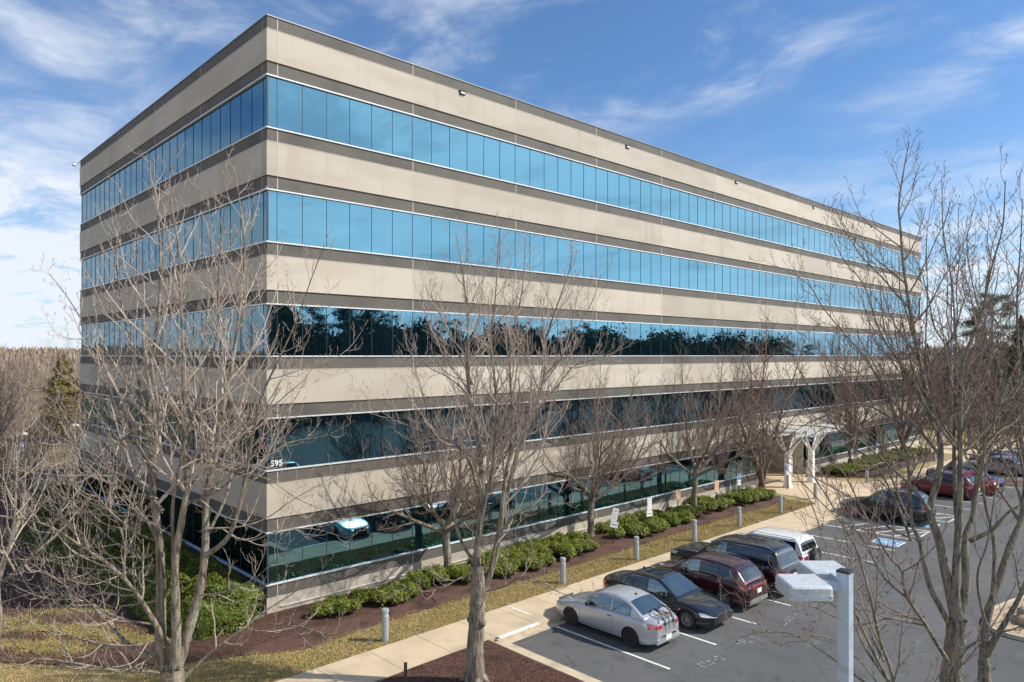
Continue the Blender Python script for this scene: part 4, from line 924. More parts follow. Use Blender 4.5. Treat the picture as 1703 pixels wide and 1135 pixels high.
def cluster_tree(name, seed, h, cr, mat_leaf, label, loc, group, style='pine', n=9000, mesh_only=False, rootless=False):
    rng = np.random.default_rng(seed); Cs, Ns = [], []; segs = []; tk = MB()
    if style == 'pine':
        tk.tube([(0,0,0),(.1,.05,h*.5),(.05,-.05,h*.95)], [h*.016,h*.012,.04], 8)
        nl = 26
        for i in range(nl):
            a = rng.uniform(0,6.28); z = h*(.45+.53*i/nl); q = cr*rng.uniform(.45,1.)*(1-((z/h-.62)/.5)**2*.8); e = np.array((math.cos(a)*q, math.sin(a)*q, z+q*.18))
            tk.tube([(0,0,z-q*.15), tuple(e*.6+np.array((0,0,(z-q*.15)*.4))), tuple(e)], [.06,.04,.02], 4)
            for _ in range(4):
                c = e*np.array((1,1,1))*1.+rng.normal(0,.5,3)*np.array((1,1,.35))-np.array((e[0],e[1],0))*rng.uniform(0,.5); k = n//(nl*4); d = rng.normal(0,1,(k,3)); d /= np.linalg.norm(d,axis=1)[:,None]
                Cs.append(c+d*rng.uniform(.2,1,(k,1))*np.array((.95,.95,.42))*cr*.24); Ns.append(d+np.array((0,0,.5)))
        asp, sz = .16, .22
    else:
        tk.tube([(0,0,0),(0,0,h*.97)], [h*.018,.03], 7)
        k = n; t = rng.uniform(0,1,k)**.8; z = h*(.06+.94*t); q = cr*(1-t)**.8*(.35+.65*rng.uniform(0,1,k)**.45)*(1+.20*np.sin(t*55)+.15*np.sin(t*23)); a = rng.uniform(0,6.28,k); lob = 1+.18*np.sin(a*5+t*20)+.12*np.sin(a*3-t*9)
        C = np.stack([np.cos(a)*q*lob, np.sin(a)*q*lob, z-q*.22], 1); Cs.append(C); Ns.append(np.stack([np.cos(a), np.sin(a), np.full(k,.7)],1))
        asp, sz = .30, .19
    V, F = leaves_np(np.concatenate(Cs), np.concatenate(Ns), sz, rng, asp, .5)
    if mesh_only: return V, F, tk
    r = empty(name, loc); tag(r, label, 'tree', group); np_obj('crown', V, F, mat_leaf, r); tk.build('trunk', M['bark'], r, True)
    return r
BG = 'evergreens beyond the building'
cluster_tree('cedar_tree', 1, 9.7, 3.3, M['cedar'], 'bronze-green conical cedar beyond the left end of the building', tuple(at(105,900,82)[:2])+(0,), BG, 'cone', 9000)
def bgp(u, d): p = at(u, 700, d); return (p[0], p[1], 0)
cluster_tree('pine_tree', 2, 19.5, 5.5, M['pine'], 'tall round-crowned pine beyond the right end of the building', bgp(1650,115), BG, 'pine', 14000)
cluster_tree('spruce_tree', 3, 12.5, 3.4, M['spruce'], 'dark spruce in front of the round-crowned pine', bgp(1634,100), BG, 'cone', 9000)
cluster_tree('spruce_tree', 4, 15.0, 4.0, M['spruce'], 'dark spruce at the right edge of the view', bgp(1698,98), BG, 'cone', 9000)
cluster_tree('spruce_tree', 5, 9.5, 3.8, M['cedar'], 'yellow-green conifer just past the building end', bgp(1585,104), BG, 'cone', 8000)
cluster_tree('spruce_tree', 6, 9.0, 4.0, M['spruce'], 'low dark spruce right of the yellow-green conifer', bgp(1655,92), BG, 'cone', 8000)

# merged woodland masses
def merged(name, protos, places, mats, group=None):
    Vs, Fs, Ms = [], [], []; off = 0
    for (k, x, y, z, s, a) in places:
        V, F, mi = protos[k]; c, sn = math.cos(a), math.sin(a)
        W = V*s; W = np.stack([W[:, 0]*c-W[:, 1]*sn+x, W[:, 0]*sn+W[:, 1]*c+y, W[:, 2]+z], 1)
        Vs.append(W); Fs.append(F+off); Ms.append(mi); off += len(V)
    o = np_obj(name, np.concatenate(Vs), np.concatenate(Fs), mats, None, np.concatenate(Ms)); return o
def proto_bare(seed, h, stems, dens=.28, minr=.012):
    T = auto_tree(seed, h, stems, .8, None, '', '', '', None, .3, .17, .34, dens, gspread=.6); V_, F_, M_ = [], [], []; off = 0
    T.twigs(); T.seg[3] = T.seg[3][::3]
    for l, sd_ in ((0,5),(1,3),(2,3),(3,3)):
        if not T.seg[l]: continue
        sg = [(resample(p, max(3, len(p)//3)), np.interp(np.linspace(0,1,max(3, len(p)//3)), np.linspace(0,1,len(p)), r)+(minr if l > 1 else 0)) for p, r in T.seg[l]]
        V, F = tubes_np(sg, sd_); V_.append(V); F_.append(F+off); off += len(V); M_.append(np.full(len(F), 0 if l < 2 else 1))
    return np.concatenate(V_), np.concatenate(F_), np.concatenate(M_)
pb = [proto_bare(200+i, 14, 6) for i in range(3)]
V, F, _ = cluster_tree('', 7, 17, 4.2, None, '', None, '', 'pine', 6500, True); pine = (V*np.array((1,1,1)), F, np.full(len(F), 2))
V, F, _ = cluster_tree('', 8, 15, 3.4, None, '', None, '', 'cone', 5200, True); cone = (V, F, np.full(len(F), 3))
protos = pb+[pine, cone]; WM = [M['limbdark'], M['fartwig'], M['pine'], M['spruce']]
rs = random.Random(77); pl_ = []
for i in range(230):                                  # woods behind and left of the building
    d = 50+rs.random()**1.3*180; u = rs.uniform(-420, 190); p = at(u, 700, d)
    if p[0] > -6 and p[1] < 75: continue
    if 60 < u < 145 and d < 92: continue
    pl_.append((rs.randrange(3), p[0], p[1], 0, rs.uniform(.45,.72)*min(1, .62+d/400) if d < 110 else rs.uniform(.6,.82), rs.uniform(0,6.28)))
for i in range(4):
    p = at(rs.uniform(-300,30), 700, rs.uniform(130,220)); pl_.append((3+i % 2, p[0], p[1], 0, rs.uniform(.5,.7), 0))
o = merged('woodland', protos, pl_, WM); tag(o, 'brown leafless woods behind the left side of the building', 'woodland', kind='stuff')
pl_ = []
for i in range(95):
    u_ = rs.uniform(-60, 235); p = at(u_, 700, rs.uniform(44, 84))
    if 62 < u_ < 132: continue
    if p[0] > -1.5 and p[1] < 33 or (p[0] > -6 and p[1] < 29): continue
    pl_.append((rs.randrange(3), p[0], p[1], 0, rs.uniform(.22,.42), rs.uniform(0,6.28)))
o = merged('thicket', protos, pl_, WM); tag(o, 'low brown leafless thicket between the hedge and the woods', 'thicket', kind='stuff')
pl_ = []
for i in range(110):
    d = 95+rs.random()*110; u = rs.uniform(1500, 1900); p = at(u, 700, d)
    if p[0] < 76: continue
    pl_.append((rs.choice((0,1,2,0,1,2,3,4)), p[0], p[1], 0, rs.uniform(.55,.8), rs.uniform(0,6.28)))
o = merged('woodland', protos, pl_, WM); tag(o, 'leafless woods with scattered pines beyond the right end of the lot', 'woodland', kind='stuff')
pl_ = []
for i in range(300):                                  # tree line across the lot, mirrored in the glazing
    x = rs.uniform(-55,200); y = rs.uniform(-88,-66)
    k = rs.choice((3,4,3,4,0,1)) if x < 45 else rs.choice((0,1,2,0,1,2,3))
    pl_.append((k, x, y, 0, rs.uniform(1.05,1.45) if x < 60 else rs.uniform(.7,1.0), rs.uniform(0,6.28)))
for i in range(60):
    pl_.append((rs.randrange(3), rs.uniform(-120,-62), rs.uniform(-60,70), 0, rs.uniform(.65,.95), rs.uniform(0,6.28)))
o = merged('woodland', protos, pl_, WM); tag(o, 'belt of pines and bare trees across the lot, mirrored in the windows', 'woodland', kind='stuff')
# undergrowth filling the foot of the mirrored tree line
rng = np.random.default_rng(6); n = 110000; X = rng.uniform(-60,220,n); Y = rng.uniform(-95,-84,n); top = 12.2+1.6*np.sin(X*.21)+1.2*np.sin(X*.53+1)+.9*np.sin(X*1.3)
top = np.where(X < 62, top+2.0, top+1.2)+.8*np.sin(X*2.9)*np.sin(X*.7)+rng.normal(0,.5,n); C = np.stack([X, Y, top*rng.uniform(0,1,n)**.7], 1)
V, F = leaves_np(C, np.tile((0,1.,0),(n,1)), .50, rng, .5, .7); o = np_obj('woodland', V, F, [M['spruce'], M['fartwig']], mi=(rng.uniform(0,1,n) < np.where(X < 62, .12, .5)).astype(int)); tag(o, 'dense evergreen undergrowth across the lot, mirrored in the windows', 'woodland', kind='stuff')
# far forest: dense brown canopy of thin triangles
rng = np.random.default_rng(5); n = 130000
th = rng.uniform(-.30, 3.6, n); d = 190+rng.uniform(0,1,n)**.7*620
X = d*np.cos(th); Y = d*np.sin(th); Z = np.array([gz(a, c) for a, c in zip(X, Y)])
hh = rng.uniform(3.0,8.5,n)*(1+.10*np.sin(th*37+d*.02)+.08*np.sin(th*91-d*.05)); c = np.stack([X, Y, Z], 1); a = rng.uniform(0,6.28,n); wv = np.stack([np.cos(a), np.sin(a), np.zeros(n)], 1)*rng.uniform(.15,.9,n)[:, None]
lean = rng.normal(0,1.2,(n,3))*np.array((1,1,0)); z3 = np.zeros((n,3)); z3[:, 2] = hh
base_ = c+rng.uniform(0,.6,n)[:, None]*z3
V = np.stack([base_, c+z3*.75+wv+lean, c+z3+lean*1.2, c+z3*.7-wv*.7+lean], 1).reshape(-1, 3)
o = np_obj('far_forest', V, np.arange(4*n).reshape(n, 4), M['fartwig']); tag(o, 'brown forest with haze put into its colour, on the low hills at the horizon', 'woodland', kind='stuff')

# grass blades of the strip beside the walk, straw patches on the left bed
def grass(name, pts_fn, n, h, m, label, seed):
    rng = np.random.default_rng(seed); C = pts_fn(rng, n); n = len(C)
    a = rng.uniform(0,6.28,n); wv = np.stack([np.cos(a), np.sin(a), np.zeros(n)],1)*.011; tip = rng.normal(0,.5,(n,3))*h*.8; tip[:, 2] = h*rng.uniform(.4,1.2,n)
    V = np.stack([C-wv, C+wv, C+wv*.5+tip*np.array((.6,.6,.75)), C-wv*.2+tip], 1).reshape(-1,3)
    o = np_obj(name, V, np.arange(4*n).reshape(n,4), m); tag(o, label, 'grass', kind='stuff'); return o
ed = np.array(edge)
def strip(rng, n):
    x = -10+rng.uniform(0,1,n)**1.3*44; lo = -5.38; e = np.interp(x, ed[:, 0], ed[:, 1]) ; e = np.where(x < -5.5, 2.0, e)
    y = lo+(e+.12+.12*np.sin(x*2.3)+.08*np.sin(x*5.1)-lo)*rng.uniform(0,1,n); return np.stack([x, y, np.full(n,.13)],1)
grass('grass', strip, 110000, .055, M['blade'], 'short dormant turf strip between the walk and the mulch', 1)
def patch(rng, n):
    out = []
    for cx, cy, rx, ry in ((-5.6,3.4,1.6,.35),(-5.2,2.3,1.2,.3),(-6.6,2.4,1.3,.3),(-6.9,4.6,1.8,.45),(-4.5,1.2,.9,.25),(-8.2,4.0,1.4,.4),(-5.0,5.2,1.3,.4),(-7.6,6.2,1.7,.5),(-3.9,.2,.7,.2),(-6.3,1.5,1.,.22)):
        k = n//10; c, s = math.cos(-.72), math.sin(-.72); u = rng.normal(0,.5,k)*rx; v = rng.normal(0,.5,k)*ry+.1*np.sin(u*7); out.append(np.stack([cx+u*c-v*s, cy+u*s+v*c, np.full(k,.155)],1))
    return np.concatenate(out)
grass('straw', patch, 42000, .07, M['straw'], 'pale yellow straw patches on the mulch left of the hedge', 2)
def west(rng, n): return np.stack([rng.uniform(-30,-8,n), rng.uniform(2,30,n), np.full(n,.13)],1)
grass('grass', west, 60000, .09, M['blade'], 'dry lawn at the left of the building', 3)
# bark chips and fallen leaves on the mulch
def chips(name, region, n, label, seed, z):
    rng = np.random.default_rng(seed); C = region(rng, n); n = len(C); Nn = np.tile((0,0,1.),(n,1)); C[:, 2] = z+rng.uniform(0,.025,n)
    V, F = leaves_np(C, Nn, .028, rng, .35, .35); o = np_obj(name, V, F, M['chip']); tag(o, label, 'mulch', kind='stuff')
M['chip'] = mat('bark_chips', (.13,.065,.046), 1., noise=[(11,(.24,.15,.11),.5,.66,4),(23,(.045,.022,.017),.45,.6,3)])
chips('mulch_chips', lambda r, n: np.stack([-4+r.uniform(0,1,n)**1.2*38, r.uniform(-2.5,-.1,n), np.zeros(n)],1), 60000, 'bark chips spread between the facade shrubs', 4, .16)
chips('mulch_chips', lambda r, n: np.stack([r.uniform(-1.5,4.2,n), -7.42-r.uniform(0,1,n)*5.2, np.zeros(n)],1), 30000, 'bark chips in the near mulch bed', 5, .152)
def cone_scatter(r, n): 
    x = r.uniform(-9,-2.4,n); y = r.uniform(-2,9,n); k = (y > .2-(x+5)*.75); return np.stack([x[k], y[k], np.zeros(k.sum())],1)
chips('leaf_litter', cone_scatter, 26000, 'brown leaf litter on the mulch left of the hedge', 6, .16)
# boulders on the right-hand island
rs = random.Random(4)
for i in range(9):
    m = MB(); q = rs.uniform(.3,.75); rg = np.random.default_rng(i)
    prof = [(0,-.3),(.7,-.25),(1,.05),(.85,.4),(.45,.62),(0,.66)]; m.lathe([(r_*q, h_*q) for r_, h_ in prof], 9)
    m.v = [tuple(np.array(v)*(1+rg.normal(0,.09))) for v in m.v]
    o = m.build('boulder', M['rock'], smooth=True); o.location = (18.4+rs.random()*5.5, -18.9-rs.random()*2, .2); tag(o, 'tan boulder on the kerbed island at the lower right', 'boulder', 'boulders on the right island')
# ------------------------------------------------------------------ cars
def wheel_parts(wr, wide, kind):
    t = MB(); r_in = wr*.66
    t.lathe([(r_in,-wide/2+.02),(wr-.03,-wide/2),(wr-.004,-wide/2+.03),(wr,0),(wr-.004,wide/2-.03),(wr-.03,wide/2),(r_in+.012,wide/2-.004),(r_in,wide/2-.03)], 28, ax='y')
    r = MB(); r.lathe([(r_in*.99,-wide/2+.03),(r_in*.99,wide/2-.03),(r_in*.90,wide/2-.045),(r_in*.88,wide/2-.09),(0,wide/2-.10)], 28, ax='y', m=1)
    r.lathe([(r_in*.999,wide/2-.035),(r_in*.999,wide/2-.012),(r_in*.91,wide/2-.02),(r_in*.90,wide/2-.05)], 28, ax='y')
    n = 5 if kind == 'five' else 10
    for i in range(n):
        a = 2*math.pi*i/n; d = np.array((math.cos(a), 0, math.sin(a))); q = np.array((-math.sin(a), 0, math.cos(a)))*(.032 if n == 5 else .016)
        r.obox(d*r_in*.5+np.array((0, wide/2-.045, 0)), d*r_in*.46, q, (0,.018,0))
    r.lathe([(.06,wide/2-.07),(.06,wide/2-.02),(0,wide/2-.015)], 14, ax='y')
    return t, r
class Car:
    def __init__(s, label, cat, group, paint, L, W, wb, fo, wr, top, belt, roof, gs, tumble=.30, crown=.05, gc=.20, rim='rim', rimkind='ten', suv=False, glass='carglass', tglass=None, wins=(), ws=None, rw=None, tp=(.30,.26), tpl=(.62,.62), chrome=True, doors=(), lights=(.60,.74), tails=(.68,.84), name='parked_car', lower=None):
        s.__dict__.update(locals()); s.root = empty(name, (0,0,0)); tag(s.root, label, cat, group); s.make()
    def ip(s, tab, x): return float(np.interp(x, [a for a, _ in tab], [b for _, b in tab]))
    def smz(s, tab, x):                       # smoothed profile
        h = .10; return sum(s.ip(tab, x+d*h)*w for d, w in ((-1,.15),(-.5,.2),(0,.3),(.5,.2),(1,.15)))
    def hw(s, x):
        a = max(0, (s.tpl[0]-x)/s.tpl[0]); b = max(0, (x-(s.L-s.tpl[1]))/s.tpl[1]); return s.W/2*(1-s.tp[0]*a**2.3-s.tp[1]*b**2.3)*(1-.025*((x/s.L-.5)*2)**2)
    def zb(s, x):
        z = s.gc+.05*max(0,(.5-x)/.5)**2+.10*max(0,(x-(s.L-.5))/.5)**2; R = s.wr*1.14
        for c in (s.fo, s.fo+s.wb):
            if abs(x-c) < R: z = max(z, s.wr+math.sqrt(R*R-(x-c)**2))
        return z
    def sect(s, x):
        zb, zs, zt = s.zb(x), s.smz(s.belt, x), s.smz(s.top, x); h = s.hw(x); fl = 0
        for c in (s.fo, s.fo+s.wb):
            if abs(x-c) < s.wr*1.5: fl = max(fl, .012*(1-abs(x-c)/(s.wr*1.5)))
        g = s.gc; H = zs-g
        def yy(z):
            t = (z-g)/H; return h*np.interp(t, [0,.10,.35,.60,.80,.92,1.0], [.945,.975,1.,.998,.985,.955,.905])+fl*(1 if t < .7 else .3)
        out = [(yy(z), z) for z in (zb, zb+(zs-zb)*.05, zb+(zs-zb)*.12, zb+(zs-zb)*.35, zb+(zs-zb)*.58, zb+(zs-zb)*.76, zb+(zs-zb)*.88, zb+(zs-zb)*.95, zs)]
        out += [(h*.86, zs+(zt-zs)*.22+.006), (h*.74, zs+(zt-zs)*.62), (h*.5, zs+(zt-zs)*.9), (h*.25, zt-.004), (0, zt)]
        return out
    def side_y(s, x, z):
        q = s.sect(x); zs_ = [b for _, b in q[:9]]; return float(np.interp(z, zs_, [a for a, _ in q[:9]]))
    def X(s, x): return s.L/2-x
    def b(s, mb, name, mats, parent=None, smooth=True, ang=35): return mb.build(name, mats, parent or s.root, smooth, ang)
    def make(s):
        L = s.L; R = s.wr*1.14
        xs = set(np.round(np.linspace(0, L, 56), 4)) | set(np.round(np.linspace(0,.5,12), 4)) | set(np.round(np.linspace(L-.5,L,12), 4))
        for c in (s.fo, s.fo+s.wb):
            xs = {x for x in xs if abs(x-c) > R+.012}; xs |= {c+R*math.sin(a) for a in np.linspace(-math.pi/2, math.pi/2, 19)} | {c-R-.006, c+R+.006}
        xs = sorted(xs); body = MB(); G = []
        for x in xs:
            q = s.sect(x); G.append([(s.X(x), y, z) for y, z in q]+[(s.X(x), -y, z) for y, z in q[-2::-1]])
        body.grid(G, 0)
        for e, row in ((1, G[0]), (-1, G[-1])):          # rounded end faces
            cz = np.mean([p[2] for p in row]); rings = [row]
            for dx, ky, kz in ((.022,.965,.95),(.034,.86,.82),(.038,.6,.55)): rings.append([(p[0]+e*dx, p[1]*ky, cz+(p[2]-cz)*kz) for p in row])
            body.grid(rings, 0, e < 0); nn = len(row); body.add(rings[-1], [tuple(range(nn)) if e < 0 else tuple(range(nn-1,-1,-1))], 0)
        s.b(body, 'body', [P[s.paint]])
        u = MB(); u.box(-L/2+.25,-s.W/2+.30,s.gc-.02,L/2-.25,s.W/2-.30,s.gc+.30)
        for c in (s.fo, s.fo+s.wb): u.lathe([(R*.99,-s.W/2+.07),(R*.99,s.W/2-.07)], 20, (s.X(c),0,s.wr), 'y')
        s.b(u, 'underbody', M['trim'], smooth=False)
        # greenhouse
        g0, g1 = s.gs; gx = np.unique(np.concatenate([np.linspace(g0, g1, 40), np.linspace(g1-.3, g1, 10)])); G = []
        def gb(x): return s.hw(x)*.905
        def gy(x, z): zs = s.smz(s.belt, x); t = max(z-zs, 0); return gb(x)-s.tumble*t-.10*t*t
        def zr(x): return max(s.smz(s.roof, x), s.smz(s.top, x)-.03)
        def rz_(x, y):
            gt = gy(x, zr(x)); fr = min(max((zr(x)-s.smz(s.belt, x))/.35, 0), 1); return zr(x)+s.crown*fr*(1-min(abs(y)/max(gt,.01), 1)**2.2)
        for x in gx:
            zs = s.smz(s.belt, x)-.02; z1 = zr(x); h = max(z1-zs, .001); gt = gy(x, z1)
            row = [(gy(x, zs+h*t), zs+h*t) for t in (0,.4,.75,.92)]+[(gt+.004, z1-.035*min(h/.3,1)), (gt-.02, z1-.008)]+[(gt*f, rz_(x, gt*f)) for f in (.9,.7,.45,.2,0)]
            G.append([(s.X(x), y, z) for y, z in row]+[(s.X(x), -y, z) for y, z in row[-2::-1]])
        cb = MB(); cb.grid(G, 0)
        for e, row in ((1, G[0]), (-1, G[-1])): cb.add(row, [tuple(range(len(row))) if e < 0 else tuple(range(len(row)-1,-1,-1))], 0)
        s.b(cb, 'roof', [P[s.paint]])
        def tglass(name, x0, x1, f, m, off=.010):
            G = []; px_ = np.linspace(x0, x1, 12)
            for x in px_:
                dz = (zr(x+.01)-zr(x-.01))/.02; q = math.hypot(dz, 1); gt = gy(x, zr(x)); row = []
                for k in np.linspace(-1, 1, 13): y = k*f*gt; row.append((s.X(x)+dz/q*off, y, rz_(x, y)+off/q))
                G.append(row)
            mb = MB(); mb.grid(G, 0, True); s.b(mb, name, M[m])
            return G
        s.zr, s.gy, s.rz = zr, gy, rz_
        wsg = tglass('windshield', s.ws[0], s.ws[1], .90, s.glass); rwg = tglass('rear_window', s.rw[0], s.rw[1], .86, s.tglass_ if hasattr(s, 'tglass_') else (s.tglass and s.tglass or s.glass))
        for sg in (1, -1):
            allp_lo, allp_hi = [], []
            for (x0, x1) in s.wins:
                lo, hi = [], []
                for x in np.linspace(x0, x1, 16):
                    z0 = s.smz(s.belt, x)+.022; z1 = max(min(zr(x)-.055, s.ip(s.roof, (s.ws[1]+s.rw[0])/2)-.075), z0+.012)
                    lo.append((x, z0)); hi.append((x, z1))
                mb = MB(); G = []
                for (x, a), (_, c) in zip(lo, hi): G.append([(s.X(x), sg*(gy(x, z)+.009), z) for z in (a, a+(c-a)*.33, a+(c-a)*.66, c)])
                mb.grid(G, 0, sg < 0); s.b(mb, 'side_window', M[s.tglass or s.glass] if x0 > s.wins[0][0] else M[s.glass])
                allp_lo += lo; allp_hi += hi
            tr = MB(); rr = .009 if s.chrome else .006
            loop = allp_hi+allp_lo[::-1]+[allp_hi[0]]
            tr.tube([(s.X(x), sg*(gy(x, z)+.010), z) for x, z in loop], rr, 4); s.b(tr, 'window_trim', M['chrome'] if s.chrome else M['trim'])
            dm = MB()
            for x in s.doors:
                z0 = s.zb(x)+.05; z1 = s.smz(s.belt, x)-.002; dm.tube([(s.X(x), sg*(s.side_y(x, z)+.0005), z) for z in np.linspace(z0, z1, 8)], .0055, 4)
            x0, x1 = s.doors[0], s.doors[-1]; dm.tube([(s.X(x), sg*(s.side_y(x, max(s.gc+.09, s.zb(x)))+.0005), max(s.gc+.09, s.zb(x))) for x in np.linspace(x0, min(x1, s.fo+s.wb-R-.03), 8)], .0055, 4)
            s.b(dm, 'door_seam', M['trim'])
            for i, x in enumerate(s.doors[1:]):
                z = s.smz(s.belt, x)-.13; y = s.side_y(x-.14, z); hb = MB(); hb.rbox(s.X(x-.05)-.0, -.012, -.014, s.X(x-.05)+.001, .012, .014, .0005) if False else None
                hb.tube([(s.X(x-.05), sg*y, z), (s.X(x-.07), sg*(y+.028), z), (s.X(x-.20), sg*(y+.028), z), (s.X(x-.22), sg*y, z)], .013, 6); s.b(hb, 'door_handle', M['trim'] if s.paint == 'silver' else (M['chrome'] if s.chrome else P[s.paint]))
            xm = s.wins[0][0]+.22; zm = s.smz(s.belt, xm)+.06; ym = gy(xm, zm); mm = MB(); mm.obox((s.X(xm)+.02, sg*(ym+.15), zm+.03), (.055,0,0), (0,.095,0), (.0,0,.062)); mm.tube([(s.X(xm), sg*(ym-.02), zm-.03),(s.X(xm)+.02, sg*(ym+.10), zm)], .02, 5)
            mo = s.b(mm, 'mirror', P[s.paint] if s.paint != 'silver' else M['trim'], smooth=False); bv = mo.modifiers.new('bevel', 'BEVEL'); bv.width = .03; bv.segments = 3; bv.limit_method = 'ANGLE'
            # lamps wrap round the corners
            def lamp(name, front, z0, z1, back, yin, mtl):
                G = []
                for z in np.linspace(z0, z1, 4):
                    row = []; fr = (z-z0)/(z1-z0)
                    e = 0 if front else L; bk = back*(1-.25*(1-fr))
                    for t in np.linspace(1, 0, 8):
                        x = bk*t if front else L-bk*t; zc = min(z, s.smz(s.belt, x)-.012-.02*(z1-z)/(z1-z0)); row.append((s.X(x)+(.003 if front else -.003)*(1-t), sg*(s.side_y(x, zc)+.007), zc))
                    z = min(z, s.smz(s.belt, e)-.012-.02*(z1-z)/(z1-z0)); y0 = s.side_y(e, z)
                    for t in (.25,.5,.75,1.): y = y0+(yin*s.W/2-y0)*t; row.append((s.X(e)+(1 if front else -1)*(.012+.034*min(t*3,1)), sg*y, z))
                    G.append(row)
                mb = MB(); mb.grid(G); s.b(mb, name, M[mtl])
            lamp('headlight', True, s.lights[0], s.lights[1], .46, .48, 'head'); lamp('taillight', False, s.tails[0], s.tails[1], .30 if not s.suv else .34, .42, 'tail')
        # fascia
        f = MB(); xf = L/2+.036
        f.rbox(xf-.03,-s.W*.22,s.gc+.12,xf+.012,s.W*.22,s.lights[0]+.06,.012,0,False); s.b(f, 'grille', M['trim'])
        f = MB(); f.box(xf+.006,-s.W*.235,s.lights[0]+.062,xf+.016,s.W*.235,s.lights[0]+.085); s.b(f, 'grille_trim', M['chrome'])
        zp = s.lower or (s.tails[0]-.05 if s.paint != 'silver' else .47)
        f = MB(); f.box(-L/2-.055,-.155,zp-.16,-L/2-.036,.155,zp); s.b(f, 'license_plate', M['plate'])
        f = MB(); f.rbox(-L/2-.046,-s.W*.36,s.gc+.06,-L/2+.05,s.W*.36,s.gc+.21,.02,0,False); s.b(f, 'rear_bumper', M['greytrim'] if s.suv else P[s.paint])
        if s.suv:
            for sg in (1,-1):
                f = MB(); x0, x1 = s.ws[1]+.1, s.rw[0]-.15; f.tube([(s.X(x), sg*(gy(x, zr(x))-.06), zr(x)+(.055 if 0 < k < 9 else .0)) for k, x in enumerate(np.linspace(x0, x1, 10))], .016, 6); s.b(f, 'roof_rail', M['chrome'])
            f = MB(); f.box(-L/2-.050,-s.W*.30,s.tails[1]-.05,-L/2-.037,s.W*.30,s.tails[1]-.015); s.b(f, 'tailgate_trim', M['chrome'])
        f = MB()
        f.tube([(s.X(s.ws[0])+.0, .25, zr(s.ws[0])+.03),(s.X(s.ws[0]+.35), .0, zr(s.ws[0]+.35)+.045)], .007, 4); f.tube([(s.X(s.ws[0]), -.25, zr(s.ws[0])+.03),(s.X(s.ws[0]+.35), -.55, zr(s.ws[0]+.35)+.03)], .007, 4); s.b(f, 'wiper', M['trim'])
        t, r = wheel_parts(s.wr, .20, s.rimkind)
        wo = None
        for c in (s.fo, s.fo+s.wb):
            for sg in (1, -1):
                if wo is None:
                    wo = empty('wheel', (0,0,0)); wo.parent = s.root; t.build('tyre', M['black'], wo, True, 40); r.build('rim', [M[s.rim], M['trim']], wo, True, 40); c_ = wo
                else: c_ = copy_tree(wo, s.root)
                c_.location = (s.X(c), sg*(s.W/2-.125), s.wr); c_.rotation_euler = (0, random.Random(int(c*100)).uniform(0,1), 0 if sg > 0 else math.pi)
    def place(s, x, y, rz, z=0.): s.root.location = (x, y, z); s.root.rotation_euler = (0,0,math.radians(rz)); return s
CG = 'cars parked nose to the walk'
def sedan(label, paint, **k):
    a = dict(L=4.84, W=1.84, wb=2.85, fo=.90, wr=.335, top=[(0,.62),(.2,.72),(.8,.86),(1.35,.93),(3.9,.98),(4.2,1.02),(4.75,1.0),(4.84,.93)], belt=[(0,.58),(.25,.68),(.9,.83),(1.5,.90),(3.6,.95),(4.3,.97),(4.84,.84)],
      roof=[(1.2,.88),(1.40,.95),(2.22,1.385),(2.6,1.43),(3.1,1.42),(3.45,1.36),(4.15,1.02),(4.3,.98)], gs=(1.3,4.22), ws=(1.42,2.20), rw=(3.50,4.12), wins=[(1.75,2.62),(2.67,3.72)], doors=(1.52,2.65,3.62), tglass='cartint', lights=(.56,.68), tails=(.72,.88), lower=.60)
    a.update(k); return Car(label, 'car', CG, paint, **a)
def suvcar(label, paint, **k):
    a = dict(L=4.56, W=1.87, wb=2.69, fo=.93, wr=.365, gc=.24, top=[(0,.74),(.2,.86),(.8,1.0),(1.3,1.07),(4.3,1.05),(4.56,.92)], belt=[(0,.70),(.25,.82),(.9,.97),(1.5,1.03),(3.6,1.07),(4.2,1.06),(4.56,.90)],
      roof=[(1.15,1.0),(1.35,1.08),(2.02,1.55),(2.4,1.62),(3.2,1.62),(3.85,1.55),(4.05,1.48),(4.42,1.07),(4.5,.95)], gs=(1.25,4.44), tumble=.24, ws=(1.36,2.02), rw=(4.06,4.38), wins=[(1.68,2.52),(2.57,3.35),(3.40,3.98)], doors=(1.48,2.54,3.42), tglass='cartint', suv=True, tp=(.26,.20), lights=(.68,.80), tails=(.88,1.02), lower=.80)
    a.update(k); return Car(label, 'car', CG, paint, **a)
c1 = Car('silver two-door coupe with black wheels and a bike carrier on its boot', 'car', CG, 'silver', 4.45, 1.73, 2.61, .95, .315,
    [(0,.58),(.2,.70),(.8,.86),(1.2,.93),(3.7,1.00),(4.0,1.03),(4.35,1.02),(4.45,.95)], [(0,.55),(.25,.68),(.9,.83),(1.4,.90),(3.4,.97),(4.0,.98),(4.45,.86)],
    [(1.0,.88),(1.2,.96),(2.02,1.40),(2.5,1.465),(2.95,1.455),(3.35,1.37),(3.98,1.05),(4.1,1.0)], (1.1,4.04), ws=(1.22,2.0), rw=(3.36,3.93), wins=[(1.60,2.66),(2.73,3.50)], doors=(1.36,2.82), rim='rimblack', rimkind='five', glass='carglass', chrome=False, tails=(.74,.90), lights=(.58,.72), tumble=.32)
c1.place(8.36, -9.40, 90)
f = MB(); f.lathe([(.0,.02),(.03,.015),(.045,0),(.045,-.03)], 10, (-.95,0,1.485)); f.build('roof_antenna', M['trim'], c1.root, True)
